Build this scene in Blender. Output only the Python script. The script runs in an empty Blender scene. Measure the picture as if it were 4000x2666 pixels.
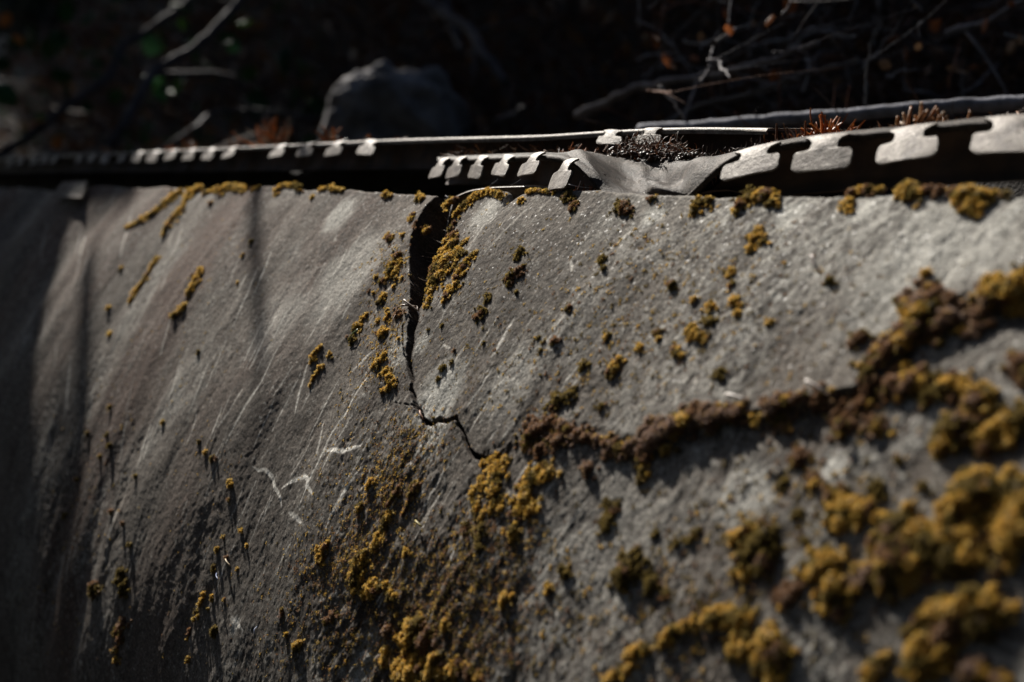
import bpy, math, random
import numpy as np
from mathutils import Vector
random.seed(7)
rng = np.random.default_rng(11)
scene = bpy.context.scene
C = scene.collection

# ------------------------------------------------------------------ frame of the place
# world: X right, Y away, Z up.  The curved wall runs along AX (away to the left), PX points through it.
H = 0.75                                   # eye height
FPX = 5555.0                               # 50 mm lens on a 36 mm sensor, in pixels of the photograph
pit = math.atan(643 / FPX); cp, sp = math.cos(pit), math.sin(pit)
AX = np.array([-0.5374, 0.8433, 0.0]); PX = np.array([0.8433, 0.5374, 0.0]); UP = np.array([0, 0, 1.0])
EYE = np.array([0, 0, H])
S = 0.145 * PX + 0.76 * AX + 0.62 * UP; S /= np.linalg.norm(S)      # towards the sun

# ------------------------------------------------------------------ camera
cam = bpy.data.cameras.new('camera'); cam.lens = 50; cam.sensor_width = 36
cam.clip_start = 0.01; cam.clip_end = 200
cam.dof.use_dof = True; cam.dof.focus_distance = 0.82; cam.dof.aperture_fstop = 6.3; cam.dof.aperture_blades = 9
co = bpy.data.objects.new('camera', cam); C.objects.link(co)
co.location = EYE; co.rotation_euler = (math.pi / 2 - pit, 0, 0)
scene.camera = co
# ------------------------------------------------------------------ sky, sun, exposure
sun_el = math.asin(S[2]); sun_az = math.atan2(S[0], S[1])
w = bpy.data.worlds.new('World'); scene.world = w; w.use_nodes = True
nt = w.node_tree; sky = nt.nodes.new('ShaderNodeTexSky'); sky.sky_type = 'NISHITA'; sky.sun_disc = False
sky.sun_elevation = sun_el; sky.sun_rotation = sun_az
bg = nt.nodes['Background']; bg.inputs['Strength'].default_value = 0.055
nt.links.new(sky.outputs[0], bg.inputs[0])
sl = bpy.data.lights.new('sun', 'SUN'); sl.energy = 5.0; sl.angle = math.radians(0.53); sl.color = (1.0, 0.95, 0.87)
so = bpy.data.objects.new('sun', sl); C.objects.link(so); so.location = (-3, 3, 5)
so.rotation_euler = Vector(S).to_track_quat('Z', 'Y').to_euler()
vs = scene.view_settings; vs.view_transform = 'Standard'; vs.look = 'None'; vs.exposure = 0.76; vs.gamma = 1.0

# ------------------------------------------------------------------ helpers
def ray(x, y):
    a = (x - 2000) / FPX; b = (y - 1333) / FPX
    return np.array([a, cp - b * sp, -sp - b * cp])
R0, AE = 0.65, math.radians(45); UE, VE = 0.46, -0.008
CU = UE + R0 * math.cos(AE); CV = VE - R0 * math.sin(AE)
def hit(x, y, lift=0.0):                       # photo sight line -> (t, w) on the curved wall
    d = ray(x, y); du = d @ PX; dv = d[2]; r = R0 + lift
    A = du * du + dv * dv; B = -2 * (du * CU + dv * CV); Cc = CU * CU + CV * CV - r * r
    q = max(B * B - 4 * A * Cc, 0.0)
    Z = (-B - math.sqrt(q)) / (2 * A); h = d * Z
    al = math.asin(max(-1, min(1, (h[2] - CV) / r)))
    if h @ PX > CU: al = math.pi - al
    return h @ AX, R0 * (AE - al), Z
def surf(t, wv, lift=0.0):                     # (t, w) -> world, vectorised
    t = np.asarray(t, float); al = AE - np.asarray(wv, float) / R0; r = R0 + lift
    u = CU - r * np.cos(al); v = CV + r * np.sin(al)
    return t[..., None] * AX + u[..., None] * PX + (v + H)[..., None] * UP
def nrm(wv):
    al = AE - np.asarray(wv, float) / R0
    return -np.cos(al)[..., None] * PX + np.sin(al)[..., None] * UP
def pu(x, y, u):                               # photo sight line -> upright plane at depth u behind the wall face
    d = ray(x, y); Z = u / (d @ PX); return EYE + d * Z
def tuv(t, u, v): return t * AX + u * PX + (v + H) * UP

def hash2(ix, iy, s):
    n = (ix.astype(np.int64) * 374761393 + iy.astype(np.int64) * 668265263 + s * 974634777) & 0x7fffffff
    n = ((n ^ (n >> 13)) * 1274126177) & 0x7fffffff
    return ((n ^ (n >> 16)) & 0xffff) / 65535.0
def vn(x, y, s=0):
    ix = np.floor(x); iy = np.floor(y); fx = x - ix; fy = y - iy
    fx = fx * fx * (3 - 2 * fx); fy = fy * fy * (3 - 2 * fy)
    a = hash2(ix, iy, s); b = hash2(ix + 1, iy, s); c = hash2(ix, iy + 1, s); d = hash2(ix + 1, iy + 1, s)
    return (a + (b - a) * fx) * (1 - fy) + (c + (d - c) * fx) * fy
def fbm(x, y, s=0, o=4, g=0.5):
    x = np.asarray(x, float); y = np.asarray(y, float)
    r = 0; a = 1; tot = 0
    for k in range(o):
        r = r + a * (vn(x, y, s + k * 17) - 0.5); tot += a; a *= g; x = x * 2.03 + 5.1; y = y * 2.03 + 3.7
    return r / tot * 2
def sstep(a, b, x):
    q = np.clip((x - a) / (b - a), 0, 1); return q * q * (3 - 2 * q)

def link(name, me, mat, parent=None):
    o = bpy.data.objects.new(name, me); C.objects.link(o)
    if mat: me.materials.append(mat)
    if parent: o.parent = parent
    return o
def mesh_np(name, verts, faces, cols=None, smooth=True):
    """verts (n,3); faces (m,k) of one size k"""
    me = bpy.data.meshes.new(name); verts = np.asarray(verts, np.float32); faces = np.asarray(faces, np.int32)
    me.vertices.add(len(verts)); me.vertices.foreach_set('co', verts.ravel())
    k = faces.shape[1]; me.loops.add(faces.size); me.loops.foreach_set('vertex_index', faces.ravel())
    me.polygons.add(len(faces)); me.polygons.foreach_set('loop_start', np.arange(0, faces.size, k, dtype=np.int32))
    me.polygons.foreach_set('loop_total', np.full(len(faces), k, np.int32))
    me.polygons.foreach_set('use_smooth', np.full(len(faces), smooth))
    me.update(calc_edges=True)
    if cols is not None:
        at = me.color_attributes.new('tint', 'FLOAT_COLOR', 'POINT')
        c4 = np.ones((len(verts), 4), np.float32); c4[:, :3] = cols; at.data.foreach_set('color', c4.ravel())
    return me
def gridfaces(nr, nc, off=0):
    i = np.arange(nr - 1)[:, None] * nc + np.arange(nc - 1)[None, :] + off
    return np.stack([i, i + 1, i + nc + 1, i + nc], -1).reshape(-1, 4)
def tag(o, label, cat, group=None):
    o['label'] = label; o['category'] = cat
    if group: o['group'] = group
    return o
def thing(name, label, cat, loc, group=None):
    o = bpy.data.objects.new(name, None); C.objects.link(o); o.location = loc; o.empty_display_size = 0.02
    return tag(o, label, cat, group)
class MB:
    def __init__(s): s.v = []; s.f = []; s.c = []; s.n = 0
    def add(s, v, f, c=None):
        v = np.asarray(v, float); s.v.append(v); s.f.append(np.asarray(f) + s.n); s.n += len(v)
        if c is not None: s.c.append(np.broadcast_to(np.asarray(c, float), (len(v), 3)))
    def tube(s, pts, rad, k=6, c=None, cap=True):
        pts = np.asarray(pts, float); n = len(pts); rad = np.broadcast_to(np.asarray(rad, float), (n,))
        T = np.gradient(pts, axis=0); T /= np.linalg.norm(T, axis=1, keepdims=True) + 1e-12
        ref = np.array([0.31, 0.2, 0.93]); 
        if abs(T[0] @ ref) > 0.9: ref = np.array([1.0, 0, 0])
        A = np.cross(T, ref); A /= np.linalg.norm(A, axis=1, keepdims=True); B = np.cross(T, A)
        th = np.arange(k) * 2 * np.pi / k
        v = pts[:, None] + rad[:, None, None] * (np.cos(th)[None, :, None] * A[:, None] + np.sin(th)[None, :, None] * B[:, None])
        v = v.reshape(-1, 3); i = np.arange(n - 1)[:, None] * k; j = np.arange(k)[None, :]; jn = (j + 1) % k
        f = np.stack([i + j, i + jn, i + k + jn, i + k + j], -1).reshape(-1, 4)
        if cap:
            v = np.vstack([v, pts[0], pts[-1]]); a, b = n * k, n * k + 1
            e0 = np.stack([np.full(k, a), jn[0], j[0], j[0]], -1); e1 = np.stack([np.full(k, b), (n - 1) * k + j[0], (n - 1) * k + jn[0], (n - 1) * k + jn[0]], -1)
            tri = np.vstack([e0[:, :3], e1[:, :3]])
            s.add(v, f, c); s.f.append(('t', tri + s.n - len(v)))
        else: s.add(v, f, c)
    def build(s, name, mat, parent=None, smooth=True, origin=None):
        tris = []; 
        for f in s.f:
            if isinstance(f, tuple): tris.append(f[1])
            elif f.shape[1] == 3: tris.append(f)
            else: tris.append(f[:, [0, 1, 2]]); tris.append(f[:, [0, 2, 3]])
        v = np.vstack(s.v); cols = np.vstack(s.c) if len(s.c) else None
        if origin is not None: v = v - np.asarray(origin)
        me = mesh_np(name, v, np.vstack(tris), cols, smooth)
        o = link(name, me, mat, parent)
        if origin is not None and parent is None: o.location = origin
        return o
def smoothline(pts, n, jit=0.0, seed=0):
    pts = np.asarray(pts, float); m = len(pts); s = np.concatenate([[0], np.cumsum(np.linalg.norm(np.diff(pts, axis=0), axis=1))])
    q = np.linspace(0, s[-1], n); out = np.stack([np.interp(q, s, pts[:, k]) for k in range(pts.shape[1])], -1)
    for _ in range(max(1, n // (2 * m))):
        out[1:-1] = out[1:-1] * 0.5 + 0.25 * (out[:-2] + out[2:])
    if jit:
        for k in range(pts.shape[1]): out[:, k] += jit * fbm(q / s[-1] * m * 2.5, q * 0 + k * 9.1, seed + k)
    return out

# ------------------------------------------------------------------ materials
def newmat(name):
    m = bpy.data.materials.new(name); m.use_nodes = True; n = m.node_tree.nodes; l = m.node_tree.links
    return m, n, l, n['Principled BSDF']
def node(n, t, **kw):
    x = n.new(t)
    for k, v in kw.items():
        if k in x.inputs: x.inputs[k].default_value = v
        else: setattr(x, k, v)
    return x
def mulcol(n, l, a, b):
    x = n.new('ShaderNodeMix'); x.data_type = 'RGBA'; x.blend_type = 'MULTIPLY'; x.inputs[0].default_value = 1
    l.new(a, x.inputs[6]); l.new(b, x.inputs[7]); return x.outputs[2]
def ramp(n, l, src, stops):
    r = n.new('ShaderNodeValToRGB'); l.new(src, r.inputs[0]); e = r.color_ramp.elements
    while len(e) < len(stops): e.new(0.5)
    for k, (p, c) in enumerate(stops):
        e[k].position = p; e[k].color = (*c, 1) if len(c) == 3 else c
    return r.outputs[0]
def g3(v): return (v, v, v)

def stone_mat():
    m, n, l, b = newmat('weathered_stone')
    tc = node(n, 'ShaderNodeTexCoord'); at = node(n, 'ShaderNodeVertexColor', layer_name='tint')
    n1 = node(n, 'ShaderNodeTexNoise', Scale=760.0, Detail=4.0, Roughness=0.75); l.new(tc.outputs['Object'], n1.inputs['Vector'])
    c1 = ramp(n, l, n1.outputs[0], [(0.32, g3(0.48)), (0.5, g3(0.95)), (0.70, g3(1.6))])
    v1 = node(n, 'ShaderNodeTexVoronoi', Scale=900.0); l.new(tc.outputs['Object'], v1.inputs['Vector'])
    sep = node(n, 'ShaderNodeSeparateColor'); l.new(v1.outputs['Color'], sep.inputs[0])
    c2 = ramp(n, l, sep.outputs[0], [(0.0, g3(0.75)), (0.90, g3(1.1)), (0.97, g3(1.5)), (1.0, g3(1.8))])
    col = mulcol(n, l, mulcol(n, l, at.outputs[0], c1), c2); l.new(col, b.inputs['Base Color'])
    rr = ramp(n, l, sep.outputs[1], [(0.0, g3(0.95)), (0.955, g3(0.9)), (0.985, g3(0.5)), (1.0, g3(0.35))]); l.new(rr, b.inputs['Roughness'])
    bp = node(n, 'ShaderNodeBump', Strength=0.7, Distance=0.00045); l.new(n1.outputs[0], bp.inputs['Height']); l.new(bp.outputs[0], b.inputs['Normal'])
    b.inputs['Specular IOR Level'].default_value = 0.16
    return m
def metal_mat():
    m, n, l, b = newmat('weathered_steel')
    tc = node(n, 'ShaderNodeTexCoord')
    n1 = node(n, 'ShaderNodeTexNoise', Scale=120.0, Detail=5.0, Roughness=0.65); l.new(tc.outputs['Object'], n1.inputs['Vector'])
    n2 = node(n, 'ShaderNodeTexNoise', Scale=900.0, Detail=3.0, Roughness=0.7); l.new(tc.outputs['Object'], n2.inputs['Vector'])
    c = ramp(n, l, n1.outputs[0], [(0.32, (0.045, 0.03, 0.022)), (0.48, (0.14, 0.113, 0.09)), (0.70, (0.25, 0.22, 0.187))])
    c2 = ramp(n, l, n2.outputs[0], [(0.3, g3(0.6)), (0.7, g3(1.35))])
    l.new(mulcol(n, l, c, c2), b.inputs['Base Color'])
    b.inputs['Metallic'].default_value = 0.15; b.inputs['Specular IOR Level'].default_value = 0.35
    r = ramp(n, l, n2.outputs[0], [(0.3, g3(0.72)), (0.7, g3(0.48))]); l.new(r, b.inputs['Roughness'])
    bp = node(n, 'ShaderNodeBump', Strength=0.6, Distance=0.0005); l.new(n2.outputs[0], bp.inputs['Height']); l.new(bp.outputs[0], b.inputs['Normal'])
    return m
def fold_mat():
    m = metal_mat(); m.name = 'rusty_steel'; n = m.node_tree.nodes
    for q in n:
        if q.type == 'VALTORGB' and len(q.color_ramp.elements) == 3:
            for e, c in zip(q.color_ramp.elements, [(0.016, 0.011, 0.008), (0.035, 0.025, 0.018), (0.085, 0.065, 0.049)]): e.color = (*c, 1)
        if q.type == 'VALTORGB' and len(q.color_ramp.elements) == 2 and q.color_ramp.elements[1].color[0] > 1: q.color_ramp.elements[0].color = (.4, .4, .4, 1); q.color_ramp.elements[1].color = (1.7, 1.7, 1.7, 1)
        if q.type == 'BUMP': q.inputs['Distance'].default_value = .0011; q.inputs['Strength'].default_value = .9
    m.node_tree.nodes['Principled BSDF'].inputs['Specular IOR Level'].default_value = 0.15
    return m
def tint_mat(name, rough=0.8, transl=0.0, grain=0.0, scale=200.0):
    m, n, l, b = newmat(name); at = node(n, 'ShaderNodeVertexColor', layer_name='tint'); col = at.outputs[0]
    if grain:
        tc = node(n, 'ShaderNodeTexCoord'); n1 = node(n, 'ShaderNodeTexNoise', Scale=scale, Detail=4.0); l.new(tc.outputs['Object'], n1.inputs['Vector'])
        col = mulcol(n, l, col, ramp(n, l, n1.outputs[0], [(0.3, g3(1 - grain)), (0.7, g3(1 + grain))]))
        bp = node(n, 'ShaderNodeBump', Strength=0.6, Distance=0.3 / scale); l.new(n1.outputs[0], bp.inputs['Height']); l.new(bp.outputs[0], b.inputs['Normal'])
    l.new(col, b.inputs['Base Color']); b.inputs['Roughness'].default_value = rough
    b.inputs['Specular IOR Level'].default_value = 0.25
    if transl:
        t = node(n, 'ShaderNodeBsdfTranslucent'); l.new(col, t.inputs[0]); mx = node(n, 'ShaderNodeMixShader', Fac=transl)
        l.new(b.outputs[0], mx.inputs[1]); l.new(t.outputs[0], mx.inputs[2]); l.new(mx.outputs[0], n['Material Output'].inputs[0])
    return m
def soil_mat():
    m, n, l, b = newmat('forest_soil'); tc = node(n, 'ShaderNodeTexCoord')
    n1 = node(n, 'ShaderNodeTexNoise', Scale=14.0, Detail=8.0, Roughness=0.7); l.new(tc.outputs['Object'], n1.inputs['Vector'])
    l.new(ramp(n, l, n1.outputs[0], [(0.3, (0.008, 0.0065, 0.005)), (0.55, (0.02, 0.015, 0.011)), (0.75, (0.04, 0.027, 0.016))]), b.inputs['Base Color'])
    b.inputs['Roughness'].default_value = 0.95
    bp = node(n, 'ShaderNodeBump', Strength=1.0, Distance=0.05); l.new(n1.outputs[0], bp.inputs['Height']); l.new(bp.outputs[0], b.inputs['Normal'])
    return m
STONE = stone_mat(); STEEL = metal_mat(); FOLD = fold_mat(); MOSS = tint_mat('moss_leaf', 0.75, 0.36); WOOD = tint_mat('dead_wood', 0.8, 0, 0.4, 90.0)
LEAF = tint_mat('leaf', 0.6, 0.35); ROCK = tint_mat('boulder_stone', 0.9, 0, 0.5, 30.0); SOIL = soil_mat(); NEEDLE = tint_mat('dry_needle', 0.45, 0.15)
m_, n_, l_, b_ = newmat('rust_dark'); b_.inputs['Base Color'].default_value = (0.05, 0.03, 0.022, 1); b_.inputs['Roughness'].default_value = 0.85
tc_ = node(n_, 'ShaderNodeTexCoord'); nn_ = node(n_, 'ShaderNodeTexNoise', Scale=60.0, Detail=5.0); l_.new(tc_.outputs['Object'], nn_.inputs['Vector'])
l_.new(ramp(n_, l_, nn_.outputs[0], [(0.3, (0.025, 0.017, 0.013)), (0.7, (0.085, 0.048, 0.03))]), b_.inputs['Base Color'])
RUST = m_
m_, n_, l_, b_ = newmat('spider_silk'); b_.inputs['Base Color'].default_value = (0.8, 0.8, 0.85, 1); b_.inputs['Roughness'].default_value = 0.25
SILK = m_

# ------------------------------------------------------------------ ground, bank behind
def terrain(t, u):
    z = -H + 0 * t
    behind = sstep(0.52, 0.60, u)
    bank = -0.05 + 0.07 * sstep(0.7, 1.0, u) + 0.9 * np.maximum(u - 1.5, 0) + 0.04 * fbm(t * 2.2, u * 2.2, 5, 5) * sstep(0.6, 1.2, u)
    bank = np.minimum(bank, 4.5)
    z = z * (1 - behind) + np.maximum(bank, -0.06) * behind
    return z
tt = np.concatenate([np.linspace(-60, -4, 12), np.linspace(-3.5, 9, 150), np.linspace(10, 80, 14)])
uu = np.concatenate([np.linspace(-60, -3, 10), np.linspace(-2.5, 0.45, 12), np.linspace(0.5, 1.7, 90), np.linspace(1.73, 8, 60), np.linspace(9, 80, 12)])
Tm, Um = np.meshgrid(tt, uu); Zm = terrain(Tm, Um)
gv = Tm[..., None] * AX + Um[..., None] * PX + (Zm + H)[..., None] * UP
gnd = link('ground', mesh_np('ground', gv.reshape(-1, 3), gridfaces(len(uu), len(tt))), SOIL); gnd['kind'] = 'structure'

# ------------------------------------------------------------------ the curved wall
xs = np.linspace(-140, 4240, 1450)
tcol = np.array([hit(x, 800)[0] for x in xs])                         # columns follow the perspective of the top edge only in their spacing
tcol = np.concatenate([np.linspace(3.2, tcol[0] + .01, 90), tcol, np.linspace(tcol[-1] - .01, -0.6, 90)])
lipw = np.array([-0.050, -0.046, -0.040, -0.030, -0.020, -0.014, -0.011, -0.008, -0.006, -0.0042, -0.0028, -0.0015, -0.0006])
wrow = [0.0]; 
while wrow[-1] < 0.95: wrow.append(wrow[-1] + min(0.0009, 0.00045 + 0.0009 * wrow[-1]))
wrow = np.array(wrow); W0 = np.concatenate([lipw, wrow])
T2, W2 = np.meshgrid(tcol, W0)
tl = tcol
edge = 0.004 * fbm(tl * 14, tl * 0, 3, 4) + 0.0016 * fbm(tl * 90, tl * 0, 4, 3)   # ragged upper rim
rq = np.array([hit(x, y)[:2] for x, y in [(0, 738), (300, 735), (600, 732), (1000, 741), (1400, 752), (1640, 762), (1720, 766), (1850, 758), (1950, 756), (2050, 766), (2250, 768), (2500, 777), (2700, 782), (3000, 778), (3300, 776), (3600, 774), (4000, 773), (4200, 772)]])
edge = 0.5 * edge + np.interp(tl, rq[::-1, 0], rq[::-1, 1]) + 0.0015
nt_, nw_ = hit(1985, 795)[0], 0.012
edge = edge + 0.012 * np.exp(-((tl - nt_) / 0.006) ** 2)              # the bitten notch beside the gap
tg = hit(1760, 790)[0]
edge = edge + 0.02 * np.exp(-((tl - tg) / 0.012) ** 2)
fade = np.clip(1 - W2 / 0.05, 0, 1)
WW = np.where(W2 >= 0, W2 + edge[None, :] * fade, edge[None, :])
# colour and relief fields
def poly(pts): return np.array([hit(*q)[:2] for q in pts])
def cracknoise(wv): return 0.0030 * fbm(wv * 30, wv * 0, 23, 2) + 0.0018 * fbm(wv * 140, wv * 0, 29, 3)
def crackcurve(pts, seed):
    q = poly(pts); o = np.argsort(q[:, 1]); q = q[o]
    return lambda wv: np.interp(wv, q[:, 1], q[:, 0]) + cracknoise(wv) + (0.0005 + 0.0016 * sstep(.12, .02, wv)) * fbm(wv * 160, wv * 0, seed, 4) + 0.0042 * sstep(.17, .08, wv) * fbm(wv * 38, wv * 0, seed + 2, 3)
Lc = crackcurve([(1700, 766), (1672, 810), (1640, 860), (1618, 930), (1610, 1000), (1607, 1080), (1604, 1150), (1600, 1210), (1592, 1290), (1590, 1400), (1600, 1480), (1622, 1560), (1648, 1622), (1662, 1652)], 21)
Rc = crackcurve([(1836, 766), (1790, 815), (1764, 860), (1746, 920), (1716, 1010), (1684, 1090), (1656, 1175), (1636, 1210), (1622, 1280), (1610, 1400), (1618, 1480), (1634, 1560), (1658, 1622), (1668, 1652)], 31)
wtop = -1; wbot = hit(1602, 1490)[1]
lowc = -sstep(wbot * .6, wbot, WW) * 0.0009
inside = (T2 < Lc(WW) + lowc) & (T2 > Rc(WW) - lowc) & (WW < wbot)
gap_depth = 0.026 * (1 - sstep(0.0, wbot, WW)) + 0.016
dep = np.where(inside, gap_depth, 0.0)
def segdist(pts, rad, fn, jitter=0.0, seed=0):
    """fn(index arrays, distance, along 0..1) for grid points within rad of the polyline"""
    q = poly(pts); s = np.concatenate([[0], np.cumsum(np.linalg.norm(np.diff(q, axis=0), axis=1))])
    lo = q.min(0) - rad - jitter; hi = q.max(0) + rad + jitter
    ci = np.where((tcol >= lo[0]) & (tcol <= hi[0]))[0]; ri = np.where((W0 >= lo[1] - .02) & (W0 <= hi[1]) & (W0 > -1e-6))[0]
    if len(ci) == 0 or len(ri) == 0: return
    sl = np.ix_(ri, ci); a = T2[sl].copy(); b = WW[sl].copy()
    if jitter:
        a += jitter * fbm(T2[sl] * 220, WW[sl] * 220, seed, 3); b += jitter * fbm(T2[sl] * 220, WW[sl] * 220, seed + 3, 3)
    best = np.full(a.shape, 9.0); al = np.zeros(a.shape)
    for k in range(len(q) - 1):
        d = q[k + 1] - q[k]; L2 = d @ d + 1e-12
        h = np.clip(((a - q[k, 0]) * d[0] + (b - q[k, 1]) * d[1]) / L2, 0, 1)
        ds = np.hypot(a - q[k, 0] - h * d[0], b - q[k, 1] - h * d[1]); m = ds < best
        best = np.where(m, ds, best); al = np.where(m, (s[k] + h * math.sqrt(L2)) / s[-1], al)
    fn(sl, best, al)
def groove(width, depth):
    def fn(sl, d, a):
        dep[sl] = np.maximum(dep[sl], depth * (1 - sstep(width * 0.5, width, d)))
    return fn
segdist([(1662, 1650), (1690, 1660), (1720, 1640), (1752, 1652), (1786, 1636), (1796, 1660), (1812, 1690), (1826, 1730), (1842, 1768), (1872, 1790), (1905, 1800), (1960, 1786)], 0.006, groove(0.00135, 0.016), 0.0007, 41)
segdist([(1604, 1455), (1611, 1490), (1606, 1520), (1620, 1556), (1627, 1590), (1648, 1618), (1662, 1652)], 0.006, groove(0.0014, 0.014), 0.0008, 42)
segdist([(1578, 1280), (1580, 1340), (1584, 1392), (1600, 1450)], 0.004, groove(0.0005, 0.004), 0.0005, 43)
segdist([(1545, 1572), (1600, 1582), (1640, 1592)], 0.003, groove(0.00022, 0.0012), 0.0006, 44)

X, Y = T2, WW
big = fbm(X * 5, Y * 3.2, 50, 3); mid = fbm(X * 22, Y * 12, 60, 3)
streak = fbm(X * 95, Y * 7 + 1.5 * big, 70, 4); fine = fbm(X * 260, Y * 230, 80, 4); grit = fbm(X * 700, Y * 650, 90, 3)
# rough crust where the crumbled surface runs down from the crack
def zone(cx, cy, rx, ry, sd):
    c = hit(cx, cy); 
    return c
ta = hit(1500, 2200)[0]
rc0 = hit(1620, 1700)[:2]; rc1 = hit(1350, 2640)[:2]; rc2 = hit(2300, 2640)[:2]
line = np.interp(Y, [0, rc0[1], rc1[1], 1.0], [rc0[0] - .02, rc0[0] + .03, rc1[0] + .02, rc1[0] + .1])
rough = sstep(0.05, -0.06, np.abs(X - (line - 0.07)) - 0.09 + 0.05 * mid) * sstep(rc0[1] - .05, rc0[1] + .12, Y + 0.05 * mid)
ridge = fbm(X * 150, Y * 75, 100, 4); pits = np.maximum(0, fbm(X * 190, Y * 120, 110, 3) - 0.35)
near = sstep(0.62, 0.42, X)                     # the coarser concrete at the near end
disp = 0.0065 * big + 0.0018 * mid + 0.0003 * streak + (0.00030 + 0.0008 * rough + 0.00012 * near) * fine + (0.00017 + .00012 * rough) * grit + 0.0045 * sstep(.75, 1.0, X) * fbm(X * 13, Y * 1.3 + 3, 57, 2)
disp += rough * (0.0016 * ridge) - 0.0020 * pits * (0.15 + rough + 0.3 * near)
LED = poly([(1880, 1790), (2000, 1760), (2160, 1690), (2300, 1720), (2414, 1734), (2529, 1755), (2624, 1690), (2835, 1640), (3053, 1610), (3216, 1570), (3420, 1510), (3570, 1330), (3640, 1210), (3900, 1170), (4200, 1150)])[::-1]
wl = np.interp(X, LED[:, 0], LED[:, 1]) + .004 * mid + .002 * fine; lz = sstep(LED[-1, 0] + .01, LED[-1, 0] - .03, X)
lz = lz * sstep(hit(2300, 1700)[0], hit(2600, 1690)[0], X) * (.55 + .45 * sstep(-.2, .4, fbm(X * 25, X * 0, 61, 2)))
disp += lz * 0.0035 * np.where(Y < wl, np.exp(-np.maximum(wl - Y, 0) / .035), np.exp(-np.maximum(Y - wl, 0) / .0015))
# long shallow grooves running down the face
for k, (pts, wd, dp) in enumerate([
    ([(1205, 1000), (1100, 1180), (1060, 1280)], .004, .0018), ([(1130, 1280), (1020, 1500), (880, 1780)], .003, .0012),
    ([(1000, 1260), (860, 1500), (640, 1900)], .004, .0015), ([(880, 1790), (800, 2080), (760, 2350), (700, 2666)], .007, .004),
    ([(640, 1600), (520, 1800), (430, 2200), (400, 2500)], .010, .005), ([(470, 1230), (370, 1450), (300, 1700), (240, 2100)], .012, .006),
    ([(300, 1650), (230, 1900), (180, 2300), (170, 2600)], .014, .007), ([(1290, 1560), (1150, 1800), (1080, 1900)], .0025, .0012),
    ([(1250, 2666), (1150, 2400), (1190, 2200)], .004, .0016), ([(2800, 1280), (2860, 1200), (2890, 1180)], .004, .0016),
    ([(3390, 1290), (3410, 1220), (3415, 1180)], .005, .002), ([(700, 1080), (640, 1200), (600, 1350)], .006, .0025)]):
    def fn(sl, d, a, wd=wd, dp=dp): disp[sl] -= 0.42 * dp * np.exp(-(d / wd / 1.3) ** 2) * (.6 + .7 * fbm(X[sl] * 60, Y[sl] * 60, 311, 3)) * np.sin(np.pi * np.clip(a, 0.02, 0.98))
    segdist(pts, wd * 4, fn, wd * 0.8, 300 + k)
left_side = sstep(0, 0.02, X - Lc(np.clip(Y, 0, wbot)))
disp += 0.0025 * sstep(0.001, -0.001, Lc(Y) - X) * np.exp(-np.maximum(X - Lc(Y), 0) / 0.06) * sstep(wbot, wbot * .5, Y)
# colours (real stains, lichen film and scratches of the stone; shade painted into the crack)
base = np.array([0.178, 0.154, 0.129]); pale = np.array([0.40, 0.385, 0.345]); brown = np.array([0.115, 0.076, 0.058]); dark = np.array([0.085, 0.072, 0.060])
col = np.broadcast_to(base, X.shape + (3,)).copy()
def mixc(m, c): 
    global col
    m = np.clip(m, 0, 1)[..., None]; col = col * (1 - m) + np.asarray(c) * m
mixc(sstep(-.1, .9, streak * .7 + .5 * mid + .35 * fine) * 0.45, pale); mixc(sstep(.05, .8, -streak * .6 + .4 * big + .4 * fine) * 0.55, dark)
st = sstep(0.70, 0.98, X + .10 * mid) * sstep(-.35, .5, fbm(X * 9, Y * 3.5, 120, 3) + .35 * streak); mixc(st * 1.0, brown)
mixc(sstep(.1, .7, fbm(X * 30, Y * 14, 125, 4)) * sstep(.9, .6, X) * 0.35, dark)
blot = fbm(X * 16, Y * 11, 130, 5); mixc(sstep(.0, .6, blot + .25 * fine) * .6, dark * 1.1); mixc(sstep(.1, .7, -blot + .3 * fine) * .5, pale)
mixc(near * sstep(.09, .0, Y + .03 * mid) * 0.7, pale); mixc(near * sstep(-.4, .5, mid + .5 * fine) * 0.55, pale)
mixc(rough * sstep(-.45, .3, ridge + .3 * fine) * 0.85, (0.055, 0.040, 0.030)); mixc(rough * sstep(.2, .6, -ridge) * 0.5, pale)
sp_ = fbm(X * 520, Y * 430, 150, 3); mixc(sstep(.22, .5, sp_ + .25 * mid) * 0.75, (0.045, 0.034, 0.027)); mixc(sstep(.38, .62, -sp_ + .2 * mid) * 0.6, pale * 1.2)
mixc(sstep(.05, .6, fbm(X * 70, Y * 50, 155, 5)) * .45, (0.085, 0.062, 0.048))
mixc(sstep(.12, .45, fbm(X * 240, Y * 160, 140, 3) + .25 * mid) * 0.65, (0.07, 0.058, 0.048))
def dirt(pts, px, a, sd, c=(0.05, 0.036, 0.026)):
    wd = px * hit(*pts[len(pts) // 2])[2] / FPX
    def fn(sl, d, al):
        nz = fbm(X[sl] * 60, Y[sl] * 60, sd, 4); m = np.clip(sstep(1.0, .3, d / wd + .6 * nz) * a * (.75 + .5 * fbm(X[sl] * 260, Y[sl] * 260, sd + 4, 2)), 0, 1)[..., None]
        col[sl] = col[sl] * (1 - m) + np.asarray(c) * m; disp[sl] += .0012 * m[..., 0] * fbm(X[sl] * 330, Y[sl] * 330, sd + 8, 3)
    segdist(pts, wd * 1.6, fn, wd * .25, 700 + sd)
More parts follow.
